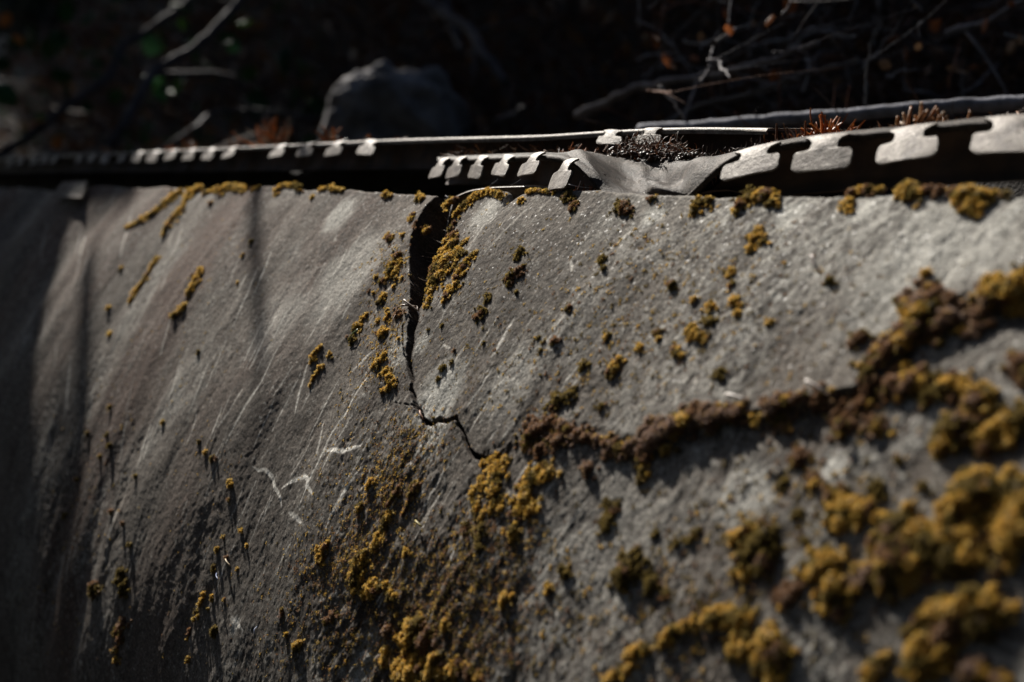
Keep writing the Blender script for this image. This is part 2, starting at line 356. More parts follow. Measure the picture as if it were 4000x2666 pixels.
DL = [([(1900, 1790), (2100, 1700), (2270, 1710), (2420, 1750), (2540, 1760), (2640, 1700), (2850, 1650), (3050, 1640), (3300, 1600), (3500, 1500), (3640, 1480)], 75, .9), ([(3400, 1470), (3560, 1330), (3620, 1220), (3800, 1230), (3980, 1200)], 110, .9), ([(3700, 1720), (3900, 1700), (4000, 1640)], 110, .7),
      ([(1940, 1830), (1950, 2000), (1880, 2100)], 110, .8), ([(2120, 1850), (2040, 2000), (2010, 2120)], 90, .8), ([(1850, 2150), (1760, 2400), (1700, 2640)], 170, .75), ([(1620, 1760), (1520, 2000), (1400, 2250), (1440, 2400)], 110, .75), ([(1600, 2420), (1600, 2660)], 150, .8), ([(2000, 2200), (2000, 2660)], 130, .55),
      ([(3500, 2080), (3540, 2300)], 170, .7), ([(3800, 1930), (3950, 2100), (3800, 2200)], 170, .75), ([(3600, 2560), (3720, 2420), (3920, 2400)], 160, .7), ([(2600, 2500), (2780, 2440), (2930, 2500), (3030, 2620)], 120, .7), ([(3220, 2210), (3280, 2380)], 130, .7), ([(2950, 2080), (2950, 2230)], 120, .7),
      ([(2200, 1580), (2400, 1450)], 60, .5), ([(2740, 1210), (2740, 1330)], 70, .45), ([(1600, 960), (1540, 1080), (1500, 1300), (1500, 1480)], 70, .45), ([(1480, 1540), (1380, 1700), (1290, 1880)], 80, .45), ([(3300, 2000), (3380, 1940)], 90, .6), ([(1250, 2130), (1100, 2500)], 90, .5), ([(2430, 2240), (2540, 2290)], 100, .7), ([(1300, 2450), (1450, 2600)], 120, .6)]
for k, (pts, px, a) in enumerate(DL): dirt(pts, px, a, 800 + k * 3)
def patch(cx, cy, r, c, a, sd):
    t0, w0, z0 = hit(cx, cy); rr = r * z0 / FPX
    d = np.hypot(X - t0, (Y - w0) * 0.9) / rr + 0.45 * fbm(X * 40, Y * 40, sd, 4); mixc(sstep(1.05, .35, d) * a, c)
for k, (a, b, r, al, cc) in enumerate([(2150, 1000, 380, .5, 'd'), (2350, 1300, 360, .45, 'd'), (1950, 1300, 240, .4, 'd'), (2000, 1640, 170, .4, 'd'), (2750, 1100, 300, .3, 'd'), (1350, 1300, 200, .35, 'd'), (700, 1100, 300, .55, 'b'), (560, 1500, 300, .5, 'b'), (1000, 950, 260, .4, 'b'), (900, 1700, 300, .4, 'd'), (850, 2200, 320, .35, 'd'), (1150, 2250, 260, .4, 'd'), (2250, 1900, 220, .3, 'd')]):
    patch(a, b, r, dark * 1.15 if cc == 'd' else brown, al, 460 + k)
for k, (a, b, r, al) in enumerate([(1720, 1560, 130, .75), (1560, 1380, 110, .5), (1700, 1690, 110, .7), (1350, 1060, 200, .4), (1650, 1350, 60, .6), (1340, 830, 90, .6), (1900, 840, 90, .55), (2000, 1500, 140, .3),
        (2560, 860, 60, .8), (3100, 840, 80, .9), (3380, 830, 70, .9), (2900, 1950, 150, .6), (3250, 1850, 80, .8), (1420, 2560, 120, .5), (920, 2440, 40, .8), (1100, 1250, 160, .35), (3700, 950, 300, .5), (3500, 1130, 250, .35)]):
    patch(a, b, r * 1.25, pale * 1.4, min(.95, al * 1.15), 400 + k)
def scratch(pts, px, c, a=0.9, taper=True, jit=0.0004, sd=0):
    z = hit(*pts[len(pts) // 2])[2]; wd = px * (1.9 if px < 7 else 1.2) * z / FPX
    def fn(sl, d, al):
        ww = wd * (np.clip(np.sin(np.pi * np.clip(al, 0, 1)) ** 0.5, .15, 1) if taper else 1)
        m = np.clip(sstep(1.25, .6, d / ww) * 1.15 * a * (0.8 + .4 * fbm(X[sl] * 300, Y[sl] * 300, sd, 2)), 0, 1)[..., None]
        col[sl] = col[sl] * (1 - m) + np.asarray(c) * m
    segdist(pts, wd * 2 + .002, fn, jit, 500 + sd)
WS = (0.80, 0.76, 0.68)
for k, (pts, px, a) in enumerate([
    ([(1460, 1445), (1400, 1520), (1350, 1610), (1290, 1690), (1255, 1770), (1215, 1850), (1170, 1960)], 4, .8),
    ([(1252, 1766), (1290, 1756), (1340, 1762), (1385, 1748), (1408, 1742), (1420, 1725)], 9, 1.0),
    ([(1090, 1910), (1130, 1880), (1180, 1858), (1198, 1872), (1192, 1895), (1215, 1925), (1220, 1940)], 9, .95),
    ([(985, 1822), (1010, 1838), (1030, 1832), (1055, 1860), (1065, 1900), (1090, 1940), (1092, 1980)], 5, .85),
    ([(1120, 2000), (1150, 2020), (1175, 2042)], 6, .8), ([(1410, 1820), (1370, 1880), (1330, 1940), (1290, 2010), (1265, 2080)], 5, .9), ([(1345, 1925), (1315, 1975), (1295, 2015)], 11, .7),
    ([(1208, 1390), (1185, 1460), (1160, 1540), (1145, 1620)], 4, .7), ([(1320, 1470), (1270, 1560), (1220, 1660), (1190, 1720)], 3, .6),
    ([(1255, 1640), (1240, 1720), (1225, 1800)], 4, .6), ([(1070, 1410), (1030, 1500), (970, 1590), (920, 1680), (890, 1740)], 5, .6),
    ([(1030, 1340), (1010, 1390), (990, 1440)], 9, .5), ([(1145, 1430), (1100, 1510), (1075, 1550)], 3, .5), ([(1480, 1350), (1420, 1400), (1365, 1450)], 4, .55),
    ([(2020, 1250), (1990, 1300), (1960, 1360), (1930, 1410)], 6, .6), ([(2060, 1440), (2010, 1490), (1960, 1510), (1930, 1530)], 9, .45),
    ([(1660, 1730), (1620, 1790), (1570, 1860)], 10, .4), ([(2240, 1030), (2245, 1060), (2240, 1075)], 5, .6), ([(1770, 1370), (1740, 1355), (1720, 1380)], 4, .4),
    ([(2040, 1620), (2000, 1680), (1960, 1740)], 5, .4), ([(910, 2410), (930, 2440), (950, 2460)], 7, .7), ([(900, 2420), (925, 2425)], 6, .6),
    ([(1780, 2150), (1760, 2200), (1740, 2240)], 8, .5), ([(1990, 2210), (1975, 2250), (1955, 2280)], 9, .7), ([(1900, 2390), (1885, 2430), (1875, 2445)], 9, .7),
    ([(960, 1520), (900, 1620), (860, 1680)], 4, .45), ([(620, 1090), (560, 1200), (520, 1290)], 5, .3), ([(1450, 860), (1350, 1000), (1260, 1130)], 6, .3), ([(1900, 880), (1830, 1000), (1790, 1080)], 8, .35),
    ([(2100, 800), (2000, 900), (1900, 1010)], 8, .3), ([(2500, 890), (2430, 960), (2370, 1010)], 9, .35), ([(1850, 2060), (1760, 2160)], 6, .35)]):
    scratch(pts, px, WS, a, sd=k)
for k in range(180):                              # faint hairline marks down the face
    x0 = rng.uniform(150, 2400); y0 = rng.uniform(820, 2300); sl_ = np.interp(x0, [200, 1300, 2400], [0.12, 0.55, 0.75]); L = rng.uniform(60, 260)
    scratch([(x0, y0), (x0 - sl_ * L * .5 + rng.normal(0, 4), y0 + L * .5), (x0 - sl_ * L, y0 + L)], rng.uniform(2, 4), WS if rng.random() < .65 else (0.05, 0.04, 0.035), rng.uniform(.25, .65), sd=60 + k)
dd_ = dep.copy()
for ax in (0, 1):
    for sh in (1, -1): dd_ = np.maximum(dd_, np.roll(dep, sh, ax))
dd_ = np.maximum(dd_, np.roll(dd_, 1, 1)); mixc(sstep(.002, .008, dd_) * .9, (0.045, 0.032, 0.024)); dsolid = disp.copy(); disp = disp - dep  # gap dirt colour, widened over crack walls and lips to stand for shade
on = W2 >= 0
al = AE - np.maximum(WW, 0) / R0
Pn = nrm(WW); pos = surf(X, np.where(on, WW, edge[None, :])) + Pn * disp[..., None]
# rolled rim: rows above the edge turn over and drop down behind
q = np.clip(-W2, 0, None); rr = 0.004; ang = np.clip(q / rr, 0, 2.2); E = np.sin(AE) * PX + np.cos(AE) * UP; N0 = -np.cos(AE) * PX + np.sin(AE) * UP
roll = (rr * np.sin(ang))[..., None] * E + (rr * (np.cos(ang) - 1))[..., None] * N0 + np.clip(q - 2.2 * rr, 0, None)[..., None] * (np.cos(2.2) * E - np.sin(2.2) * N0)
pos = pos + np.where(on, 0, 1)[..., None] * roll
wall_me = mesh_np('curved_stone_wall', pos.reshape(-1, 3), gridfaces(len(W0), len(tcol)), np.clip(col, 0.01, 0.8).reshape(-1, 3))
wall = link('curved_wall', wall_me, STONE)
tag(wall, 'weathered grey curved stone wall with a jagged crack, pale scratches and moss', 'wall')
RELIEF = (tcol, W0, disp)
def relief(t, wv):                               # height of the wall's relief at (t, w)
    ci = np.clip(np.searchsorted(-tcol, -np.atleast_1d(t)), 0, len(tcol) - 1); ri = np.clip(np.searchsorted(W0, np.atleast_1d(wv)), 0, len(W0) - 1)
    return disp[ri, ci]

# dark earth fill behind the wall and under the rails
mb = MB()
prof = [(0.74, -0.01), (0.632, 0.019), (0.615, 0.006), (0.60, -0.06), (0.60, -0.30), (0.48, -0.36)]
tv = np.linspace(-0.6, 3.2, 60)
pv = np.array([[tuv(t, u + .004 * math.sin(t * 31 + k), v + .004 * math.sin(t * 23 + k * 2)) for t in tv] for k, (u, v) in enumerate(prof)])
mb.add(pv.reshape(-1, 3), gridfaces(len(prof), len(tv)))
ef = mb.build('soil', SOIL); ef['kind'] = 'structure'

# ------------------------------------------------------------------ toothed steel rails
TH = 0.0135
def tooth_mesh(name, p, T, O, parent, wscale=1.0, hscale=1.0, pitch0=15, pitch1=52, seed=0, wear=0.0):
    """a T-shaped tab hanging from the rail lip: p lip point, T along the rail, O outward"""
    rs = np.random.default_rng(seed); wscale *= rs.uniform(.93, 1.06); hscale *= rs.uniform(.93, 1.05); pitch1 += rs.uniform(-7, 5); T = T + UP * rs.normal(0, .035); T = T / np.linalg.norm(T)
    hs = np.array([-0.0012, 0, .0012, .0024, .0036, .0046, .0053, .0056, .0059, .0068, .0085, .010, .0115, .0124, .0130, .0134]) / 0.0134
    hw = np.array([.0125, .0102, .0082, .0073, .0071, .0073, .0078, .0096, .0140, .0151, .0154, .0154, .0153, .0146, .0134, .0118])
    nc = 9; base = np.zeros(3); pts = []; acc = np.zeros(2); last = hs[0]
    prof = []
    for h in hs:
        dh = (h - last) * TH * hscale; last = h; th = math.radians(pitch0 + (pitch1 - pitch0) * min(1, max(0, h / 0.42)))
        acc = acc + dh * np.array([math.cos(th), math.sin(th)]); prof.append((acc.copy(), th))
    jl, jr = rs.normal(0, .0006, 2)
    fr, bk = [], []
    for i, ((o, dn), th) in enumerate([(a, b) for a, b in prof]):
        nv = math.sin(th) * O + math.cos(th) * UP
        wl = hw[i] * wscale + jl * (i > 7) + rs.normal(0, .00015); wr = hw[i] * wscale + jr * (i > 7) + rs.normal(0, .00015)
        for k in range(nc):
            a = -wl + (wl + wr) * k / (nc - 1)
            c = p + T * (a + .6 * max(o, 0)) + O * o - UP * dn + nv * (0.0008 * (1 - (2 * k / (nc - 1) - 1) ** 2) + rs.normal(0, .00003))
            fr.append(c + nv * 0.0006); bk.append(c - nv * 0.0006)
    nr = len(prof); F = gridfaces(nr, nc); n = nr * nc; mb = MB(); V = np.array(fr + bk)
    rim = [k for k in range(nc)] + [r * nc + nc - 1 for r in range(1, nr)] + [(nr - 1) * nc + k for k in range(nc - 2, -1, -1)] + [r * nc for r in range(nr - 2, 0, -1)]
    rf = np.array([[rim[i], rim[(i + 1) % len(rim)], rim[(i + 1) % len(rim)] + n, rim[i] + n] for i in range(len(rim))])
    mb.add(V - ORG, np.vstack([F[:, ::-1], F + n, rf])); o = mb.build(name, STEEL, parent, smooth=False)
    return o
def sheet(name, rows, thick, mat, parent, smooth=True):
    """closed thin sheet from a grid of points"""
    g = np.asarray(rows); nr, nc = g.shape[:2]
    du = np.gradient(g, axis=0); dv = np.gradient(g, axis=1); N = np.cross(dv, du); N /= np.linalg.norm(N, axis=-1, keepdims=True) + 1e-12
    V = np.vstack([(g + N * thick / 2).reshape(-1, 3), (g - N * thick / 2).reshape(-1, 3)]) - ORG; n = nr * nc; F = gridfaces(nr, nc)
    rim = [k for k in range(nc)] + [r * nc + nc - 1 for r in range(1, nr)] + [(nr - 1) * nc + k for k in range(nc - 2, -1, -1)] + [r * nc for r in range(nr - 2, 0, -1)]
    rf = np.array([[rim[i], rim[(i + 1) % len(rim)], rim[(i + 1) % len(rim)] + n, rim[i] + n] for i in range(len(rim))])
    mb = MB(); mb.add(V, np.vstack([F, F[:, ::-1] + n, rf])); return mb.build(name, mat, parent, smooth)
# --- the far straight rail
UR = 0.555
rear_px = [(-700, 664), (-300, 638), (0, 622), (300, 607), (600, 595), (900, 582), (1270, 563), (1500, 552), (1700, 546), (2000, 541), (2200, 531), (2400, 516), (2540, 504), (2620, 502), (2800, 506), (3000, 510)]
rear = smoothline([pu(x, y, UR) for x, y in rear_px], 180, 0.0006, 3)
ORG = rear[90].copy()
rail = thing('toothed_rail', 'long straight rusty steel rail with T-shaped teeth, behind the wall on the left', 'rail', ORG)
rows = []
for k, (du, dv) in enumerate([(0.0, -.0022), (-.0012, -.0008), (0, 0.0004), (.004, .0006), (.02, .0006), (.07, .001)]):
    rows.append(rear + PX * du + UP * (dv + 0.0004 * np.sin(np.arange(180) * .9 + k))[:, None] if False else rear + PX * du + UP * dv)
sheet('flange', rows, 0.0014, STEEL, rail)
rows = [rear + PX * .012 - UP * .001, rear + PX * .010 - UP * .008, rear + PX * .008 - UP * .018, rear + PX * .004 - UP * .0235]
sheet('back_plate', rows, 0.0012, RUST, rail)
tpx = [58, 100, 152, 193, 232, 332, 380, 434, 500, 557, 620, 690, 762, 838, 920, 1110, 1214, 1330, 1460]
sk = {1110: 1.0, 332: .7, 500: .75}
def at_px(line, x):
    d = line - EYE; a = FPX * d[:, 0] / (d @ np.array([0, cp, -sp])) + 2000
    i = int(np.argmin(abs(a - x))); i = min(max(i, 1), len(line) - 2); T = line[i + 1] - line[i - 1]; return line[i], -T / np.linalg.norm(T), i
def ipt(line, x):
    d = line - EYE; a = FPX * d[:, 0] / (d @ np.array([0, cp, -sp])) + 2000
    p = np.array([np.interp(x, a, line[:, k]) for k in range(3)]); p2 = np.array([np.interp(x + 15, a, line[:, k]) for k in range(3)])
    T = p2 - p; return p, T / np.linalg.norm(T)
for i, x in enumerate(tpx):
    p, T = ipt(rear, x); tooth_mesh('tooth', p + UP * .0005 - PX * .001, T, -PX, rail, sk.get(x, 0.98) * 1.05, 1.15, 20, 55, 40 + i)
for i, x in enumerate([2400, 2555]):
    p, T = ipt(rear, x); tooth_mesh('tooth', p + UP * .0005 - PX * .001, T, -PX, rail, 0.8, .9, 25, 58, 80 + i)
# --- the bent near rail: six small teeth, the pinched fold, four big teeth
low = [(1712, 628, .482), (1800, 624, .478), (1900, 618, .470), (2000, 614, .461), (2110, 609, .451), (2200, 614, .444), (2262, 645, .440), (2315, 690, .438), (2350, 742, .438), (2420, 766, .440), (2500, 778, .442), (2600, 784, .444),
       (2682, 778, .446), (2712, 738, .450), (2765, 690, .455), (2838, 628, .460), (2905, 600, .464), (3000, 573, .467), (3150, 548, .470), (3350, 524, .473), (3560, 507, .475), (3800, 480, .477), (4000, 462, .478), (4400, 425, .478), (5300, 341, .478)]
bk_ = [(1714, 621, .50), (1802, 617, .505), (1902, 611, .51), (2002, 608, .515), (2112, 604, .515), (2200, 606, .515), (2280, 612, .512), (2350, 617, .51), (2420, 621, .508), (2480, 624, .506), (2540, 628, .504), (2620, 632, .502),
       (2690, 634, .500), (2730, 632, .500), (2775, 622, .500), (2845, 604, .502), (2910, 588, .505), (3003, 563, .51), (3152, 540, .515), (3352, 516, .52), (3562, 498, .52), (3802, 470, .52), (4002, 451, .52), (4402, 414, .52), (5302, 328, .52)]
NC = 320
low = [(x, y, u + .030) for x, y, u in low]; bk_ = [(x, (y if x < 2850 else y + 5), u + .022) for x, y, u in bk_]
lowp = smoothline([pu(*q) for q in low], NC, 0.0005, 5)
s_low = np.concatenate([[0], np.cumsum([np.linalg.norm(pu(*low[i + 1]) - pu(*low[i])) for i in range(len(low) - 1)])])
bp_ = np.array([pu(*q) for q in bk_]); qq = np.linspace(0, s_low[-1], NC)
backp = np.stack([np.interp(qq, s_low, bp_[:, k]) for k in range(3)], -1)
for _ in range(6): backp[1:-1] = .5 * backp[1:-1] + .25 * (backp[:-2] + backp[2:])
ORG = lowp[NC // 3].copy()
bent = thing('toothed_rail', 'bent steel rail pinched down into a fold, small teeth left and large ones right', 'rail', ORG)
dl = lowp - EYE; xl = FPX * dl[:, 0] / (dl @ np.array([0, cp, -sp])) + 2000
foldm = np.exp(-((xl - 2520) / 190) ** 2) * 1.0
rows = []
NR = 26
for r in range(NR):
    a = r / (NR - 1); g = lowp * (1 - a) + backp * a
    bul = math.sin(math.pi * min(1, a * 1.0))
    humpL = np.exp(-((xl - 2310) / 70) ** 2); val = np.exp(-((xl - 2500) / 110) ** 2); humpR = np.exp(-((xl - 2735) / 60) ** 2)
    lift = 0.010 * humpL * bul - 0.006 * val * math.sin(math.pi * a) ** 1.0 + 0.005 * humpR * bul + 0.004 * np.sin(xl / 45 + a * 5) * foldm * bul + .0020 * np.abs(fbm(xl / 55, a * 5.0 + 0 * xl, 71, 3)) * foldm * bul + .004 * np.abs(((xl / 130 + a * 1.3) % 1) - .5) * foldm * bul
    lift = lift + 0.0012 * (1 - foldm) * bul
    g = g + PX * (foldm * .016 * max(0, 1 - a / .28) ** 1.3)[:, None] - UP * (foldm * .004 * math.exp(-((a - .62) / .10) ** 2))[:, None]
    g = g + (UP * .75 - PX * .65) * lift[:, None] + UP * (0.0009 * fbm(xl / 30, xl * 0 + a * 9, 77, 3) * (0.25 + foldm) * bul)[:, None]
    rows.append(g)
lipd = [lowp - PX * .0010 - UP * .0016, lowp - PX * .0012 - UP * .0006]
sheet('flange', [lowp + PX * .0004 - UP * .0026] + lipd + rows, 0.0015, FOLD, bent)
i0 = int(np.argmin(abs(xl - 1714))); i1 = int(np.argmin(abs(xl - 2300))); i2 = int(np.argmax(xl > 2700)); 
m1 = lowp[0:i1]; sheet('back_plate', [m1 + PX * .012 - UP * .001, m1 + PX * .010 - UP * .008, m1 + PX * .008 - UP * .014, m1 + PX * .006 - UP * .0175], 0.0012, RUST, bent)
m2 = lowp[i2:]; fl = np.clip((xl[i2:] - 2690) / 260, .12, 1)[:, None]
sheet('back_plate', [m2 + PX * .012 - UP * .001, m2 + PX * .011 - UP * .009 * fl, m2 + PX * .008 - UP * .019 * fl, m2 + PX * .003 - UP * .026 * fl], 0.0012, RUST, bent)
nid = np.arange(NC); left_part = lowp[:int(np.argmax(xl > 2268))]
for i, (x, ws, hs_, pt) in enumerate([(1744, .74, 1.30, 60), (1808, .78, 1.28, 60), (1896, .84, 1.26, 60), (1997, .88, 1.24, 60), (2108, .90, 1.26, 60), (2238, .84, 1.5, 64)]):
    p, T = ipt(left_part, x); T = ipt(left_part, min(x, 2090))[1]; tooth_mesh('tooth', p - PX * .001 + UP * .0006, T, -PX, bent, ws, hs_, 20, pt, 100 + i)
right_part = lowp[i2:]
for i, x in enumerate([2965, 3240, 3570, 3960, 4390, 4880]):
    p, T = ipt(right_part, x); tooth_mesh('tooth', p - PX * .001 + UP * .0006, T, -PX, bent, 1.10, 1.55, 25, 58, 120 + i)
# --- thin curved hoop edge inside the gap
def gapin(x, y, d): t, wv, Z = hit(x, y); return surf(np.array(t), np.array(wv)) - nrm(np.array(wv)) * d
hp = smoothline([gapin(1662, 960, .016), gapin(1690, 872, .012), gapin(1722, 815, .008), pu(1775, 768, .4635), pu(1840, 742, .464), pu(1930, 730, .465), pu(2060, 726, .466), pu(2170, 732, .467)], 60)
ORG = hp[30].copy()
hoop = sheet('steel_hoop', [hp, hp + PX * .004 - UP * .002, hp + PX * .007 - UP * .010, hp + PX * .008 - UP * .018], 0.0013, STEEL, None)
hoop.location = ORG; tag(hoop, 'thin curved steel hoop edge arching out of the gap above the crack', 'hoop')
# --- small bent plate on the rim at the far left
a = [pu(252, 712, .455), pu(346, 712, .455)]; b = [pu(212, 772, .428), pu(322, 776, .428)]; ORG = np.mean(a + b, axis=0)
g = [[a[0] * (1 - k / 6) + b[0] * k / 6 + UP * .004 * math.sin(k / 6 * 3.1), a[1] * (1 - k / 6) + b[1] * k / 6 + UP * .004 * math.sin(k / 6 * 3.1)] for k in range(7)]
pl = sheet('steel_plate', g, 0.002, FOLD, None); pl.location = ORG  # darker rusty steel stands in for the shade on this grey plate
tag(pl, 'small bent grey plate lying over the wall rim at far left, in shade', 'plate')

# ------------------------------------------------------------------ moss
KIND = {'g': [(0.76, 0.49, 0.12), (0.64, 0.39, 0.08), (0.80, 0.60, 0.23), (0.54, 0.37, 0.07)],
        'o': [(0.20, 0.15, 0.045), (0.28, 0.205, 0.06), (0.14, 0.10, 0.04), (0.36, 0.26, 0.08)],
        'b': [(0.30, 0.175, 0.10), (0.21, 0.12, 0.07), (0.42, 0.29, 0.20), (0.36, 0.19, 0.085)],
        'p': [(0.36, 0.25, 0.20), (0.48, 0.36, 0.30), (0.25, 0.155, 0.11), (0.42, 0.28, 0.13)]}
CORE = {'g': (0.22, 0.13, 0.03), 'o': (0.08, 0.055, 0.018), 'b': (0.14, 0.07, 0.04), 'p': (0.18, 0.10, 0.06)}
# leafy shoot: five little pointed leaves around a tip
def shoot_template(nl):
    v = []; f = []
    for k in range(nl):
        a = 2 * math.pi * k / nl; r = np.array([math.cos(a), math.sin(a), 0]); s = np.array([-math.sin(a), math.cos(a), 0])
        i = len(v); v += [s * .22 + r * .1, -s * .22 + r * .1, r * .62 + s * .02 + np.array([0, 0, .75])]; f.append((i, i + 1, i + 2))
    i = len(v); v += [(-.2, 0, 0), (.2, 0, 0), (0, 0, 1.15)]; f.append((i, i + 1, i + 2))
    return np.array(v, float), np.array(f)
STV, STF = shoot_template(5); UPW = np.clip(STV[:, 2] / 1.1, 0, 1)
def shoots(mb, P, N, size, kind, rs, tip=1.25):
    n = len(P); N = N / (np.linalg.norm(N, axis=1, keepdims=True) + 1e-9)
    ref = rs.normal(size=(n, 3)); A = np.cross(N, ref); A /= np.linalg.norm(A, axis=1, keepdims=True) + 1e-9; B = np.cross(N, A)
    s = size[:, None, None]
    V = P[:, None] + s * (STV[None, :, 0:1] * A[:, None] + STV[None, :, 1:2] * B[:, None] + STV[None, :, 2:3] * N[:, None])
    k = len(STV); F = (STF[None] + (np.arange(n) * k)[:, None, None]).reshape(-1, 3)
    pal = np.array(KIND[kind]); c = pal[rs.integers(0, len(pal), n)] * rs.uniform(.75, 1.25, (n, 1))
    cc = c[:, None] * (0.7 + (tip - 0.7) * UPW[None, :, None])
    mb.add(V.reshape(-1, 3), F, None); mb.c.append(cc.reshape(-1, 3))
def ico(sub):
    import bmesh
    bm = bmesh.new(); bmesh.ops.create_icosphere(bm, subdivisions=sub, radius=1); bm.verts.index_update()
    v = np.array([x.co[:] for x in bm.verts]); f = np.array([[q.index for q in x.verts] for x in bm.faces]); bm.free(); return v, f
ICV, ICF = ico(3); ICV1, ICF1 = ico(2)
def moss_discs(mb, discs, kind, rs, hk=0.75, dens=1.0, onedge=True):
    sat = []
    discs = [(x, y, r * (1 + .28 * min(1, max(0, (r - 24) / 20)))) for x, y, r in discs]
    for (x, y, r) in discs:
        sat.append((x + rs.normal(0, .12) * r, y + rs.normal(0, .12) * r, r * (rs.uniform(.68, .95) if r > 14 else 1)))
        if r > 11:
            for _ in range(4 + int(r > 30) * 3):
                a = rs.uniform(0, 6.28); q = r * rs.uniform(.65, 1.15); sat.append((x + q * math.cos(a), y + q * math.sin(a), max(4, r * rs.uniform(.16, .45))))
            for _ in range(6 if kind in 'bp' else 2):
                a = rs.uniform(0, 6.28); q = r * rs.uniform(1.0, 1.9); sat.append((x + q * math.cos(a), y + q * math.sin(a) * .8, max(3.5, r * rs.uniform(.1, .3))))
    kind0 = kind
    for (x, y, r) in sat:
        u_ = rs.random(); kind = kind0
        if kind0 == 'g' and u_ < .17: kind = 'b' if u_ < .09 else 'o'
        elif kind0 in 'bp' and u_ < .42: kind = ('g', 'o', 'b', 'p')[min(3, int(u_ / .42 * 4))]
        t, wv, Z = hit(x, y); rad = r * Z / FPX
        if wv < 0.004: wv = max(wv, -0.002)
        hk_ = hk * (.78 if r > 26 else 1.0)
        s0 = np.interp(Z, [.3, .5, .8, 1.1, 1.6], [.0011, .00115, .0011, .0015, .0022])
        N = nrm(np.array(wv)); Ec = np.cross(AX, N); 
        h = rad * hk_; dsp = max(-0.004, float(relief(t, max(wv, 0))[0]))
        O = surf(np.array(t), np.array(wv)) + N * dsp
        lump = lambda d: 1 + 0.42 * fbm(d[:, 0] * 2.3 + x * .1, d[:, 1] * 2.3 + d[:, 2] * 2.3 + y * .1, 3, 4)
        V, F = (ICV, ICF) if r > 24 else (ICV1, ICF1)
        L = lump(V)[:, None]; loc = V * L * np.array([rad * .93, rad * .93, h * .93])
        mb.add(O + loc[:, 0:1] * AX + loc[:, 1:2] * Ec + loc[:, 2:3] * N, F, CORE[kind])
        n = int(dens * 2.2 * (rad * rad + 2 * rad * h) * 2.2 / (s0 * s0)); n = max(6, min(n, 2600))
        d = rs.normal(size=(n, 3)); d /= np.linalg.norm(d, axis=1, keepdims=True); d[:, 2] = np.abs(d[:, 2]) * 1.0 - 0.12 * rs.random(n)
        L = lump(d)[:, None]; loc = d * L * np.array([rad, rad, h]); nn = d / np.array([rad, rad, h]); nn /= np.linalg.norm(nn, axis=1, keepdims=True)
        nn = nn + rs.normal(0, .35, (n, 3)) + np.array([0, 0, .35])
        P = O + loc[:, 0:1] * AX + loc[:, 1:2] * Ec + loc[:, 2:3] * N; Nw = nn[:, 0:1] * AX + nn[:, 1:2] * Ec + nn[:, 2:3] * N
        sz = s0 * rs.uniform(.6, 1.25, n); alt = {'g': 'o', 'o': 'b', 'b': 'o', 'p': 'b'}[kind]
        mk = fbm(P[:, 0] * 170, P[:, 2] * 170 + P[:, 1] * 90, 19, 2) > .30
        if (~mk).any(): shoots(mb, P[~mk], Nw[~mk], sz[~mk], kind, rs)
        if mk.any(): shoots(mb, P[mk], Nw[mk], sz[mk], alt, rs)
MG = 'moss cushions on the curved wall'
def moss(discs, kind, label=None, name='moss_cushion', group=MG, hk=.95, extra=(), dens=1.0):
    rs = np.random.default_rng(int(discs[0][0] * 7 + discs[0][1])); mb = MB(); moss_discs(mb, discs, kind, rs, hk, dens)
    for dd, kk in extra: moss_discs(mb, dd, kk, rs, hk, dens)
    t, wv, Z = hit(discs[0][0], discs[0][1]); o = mb.build(name, MOSS, None, True, origin=surf(np.array(t), np.array(max(wv, 0))))
    return tag(o, label, 'moss', group)
def chain(pts, r0, r1=None, step=0.9):
    r1 = r1 or r0; out = []
    for k in range(len(pts) - 1):
        (x0, y0), (x1, y1) = pts[k], pts[k + 1]; n = max(1, int(math.hypot(x1 - x0, y1 - y0) / (step * (r0 + r1) / 2)))
        for i in range(n): a = i / n; b = (k + a) / (len(pts) - 1); out.append((x0 + (x1 - x0) * a, y0 + (y1 - y0) * a, (r0 + (r1 - r0) * b) * random.uniform(.75, 1.2)))
    out.append((*pts[-1], r1)); return out
# upper rim, left part
moss(chain([(773, 724), (723, 757), (708, 805), (672, 840), (631, 912)], 13, 9), 'g', 'ochre moss strip running from the far left rim down, the longer right one of two')
moss(chain([(702, 745), (655, 781), (595, 840), (547, 872), (500, 894)], 12, 9), 'g', 'ochre moss strip left of the longest rim strip, bending left at its foot')
moss(chain([(601, 1000), (560, 1084), (518, 1132), (500, 1173)], 10), 'g', 'thin slanting moss strip with black shadow, alone on the brown stained left face')
moss(chain([(791, 1054), (767, 1108), (744, 1150)], 12), 'g', 'short ragged moss strip on the brown face, upper one of two in a line')
moss(chain([(726, 1201), (690, 1240)], 13), 'g', 'short ragged moss strip on the brown face, lower one of two in a line')
moss(chain([(797, 742), (845, 734)], 11) + chain([(858, 748), (885, 728), (920, 728), (946, 738)], 14), 'g', 'lumpy ochre moss along the left rim, right of the long moss strips')
moss(chain([(980, 742), (1020, 742)], 9), 'g', 'low small moss strip on the rim left of the dark vertical shadow')
moss(chain([(1090, 752), (1125, 732), (1180, 742)], 12), 'g', 'arched ochre moss on the rim right of the dark vertical shadow')
moss(chain([(1260, 748), (1300, 742), (1345, 752)], 10), 'g', 'low ochre moss on the rim halfway between shadow band and crack')
moss([(1508, 760, 13), (1522, 763, 9)], 'g', 'tiny moss lump on the rim a little left of the gap')
moss([(1639, 770, 15), (1650, 777, 12), (1628, 783, 10)], 'g', 'small moss lump on the rim at the left corner of the gap')
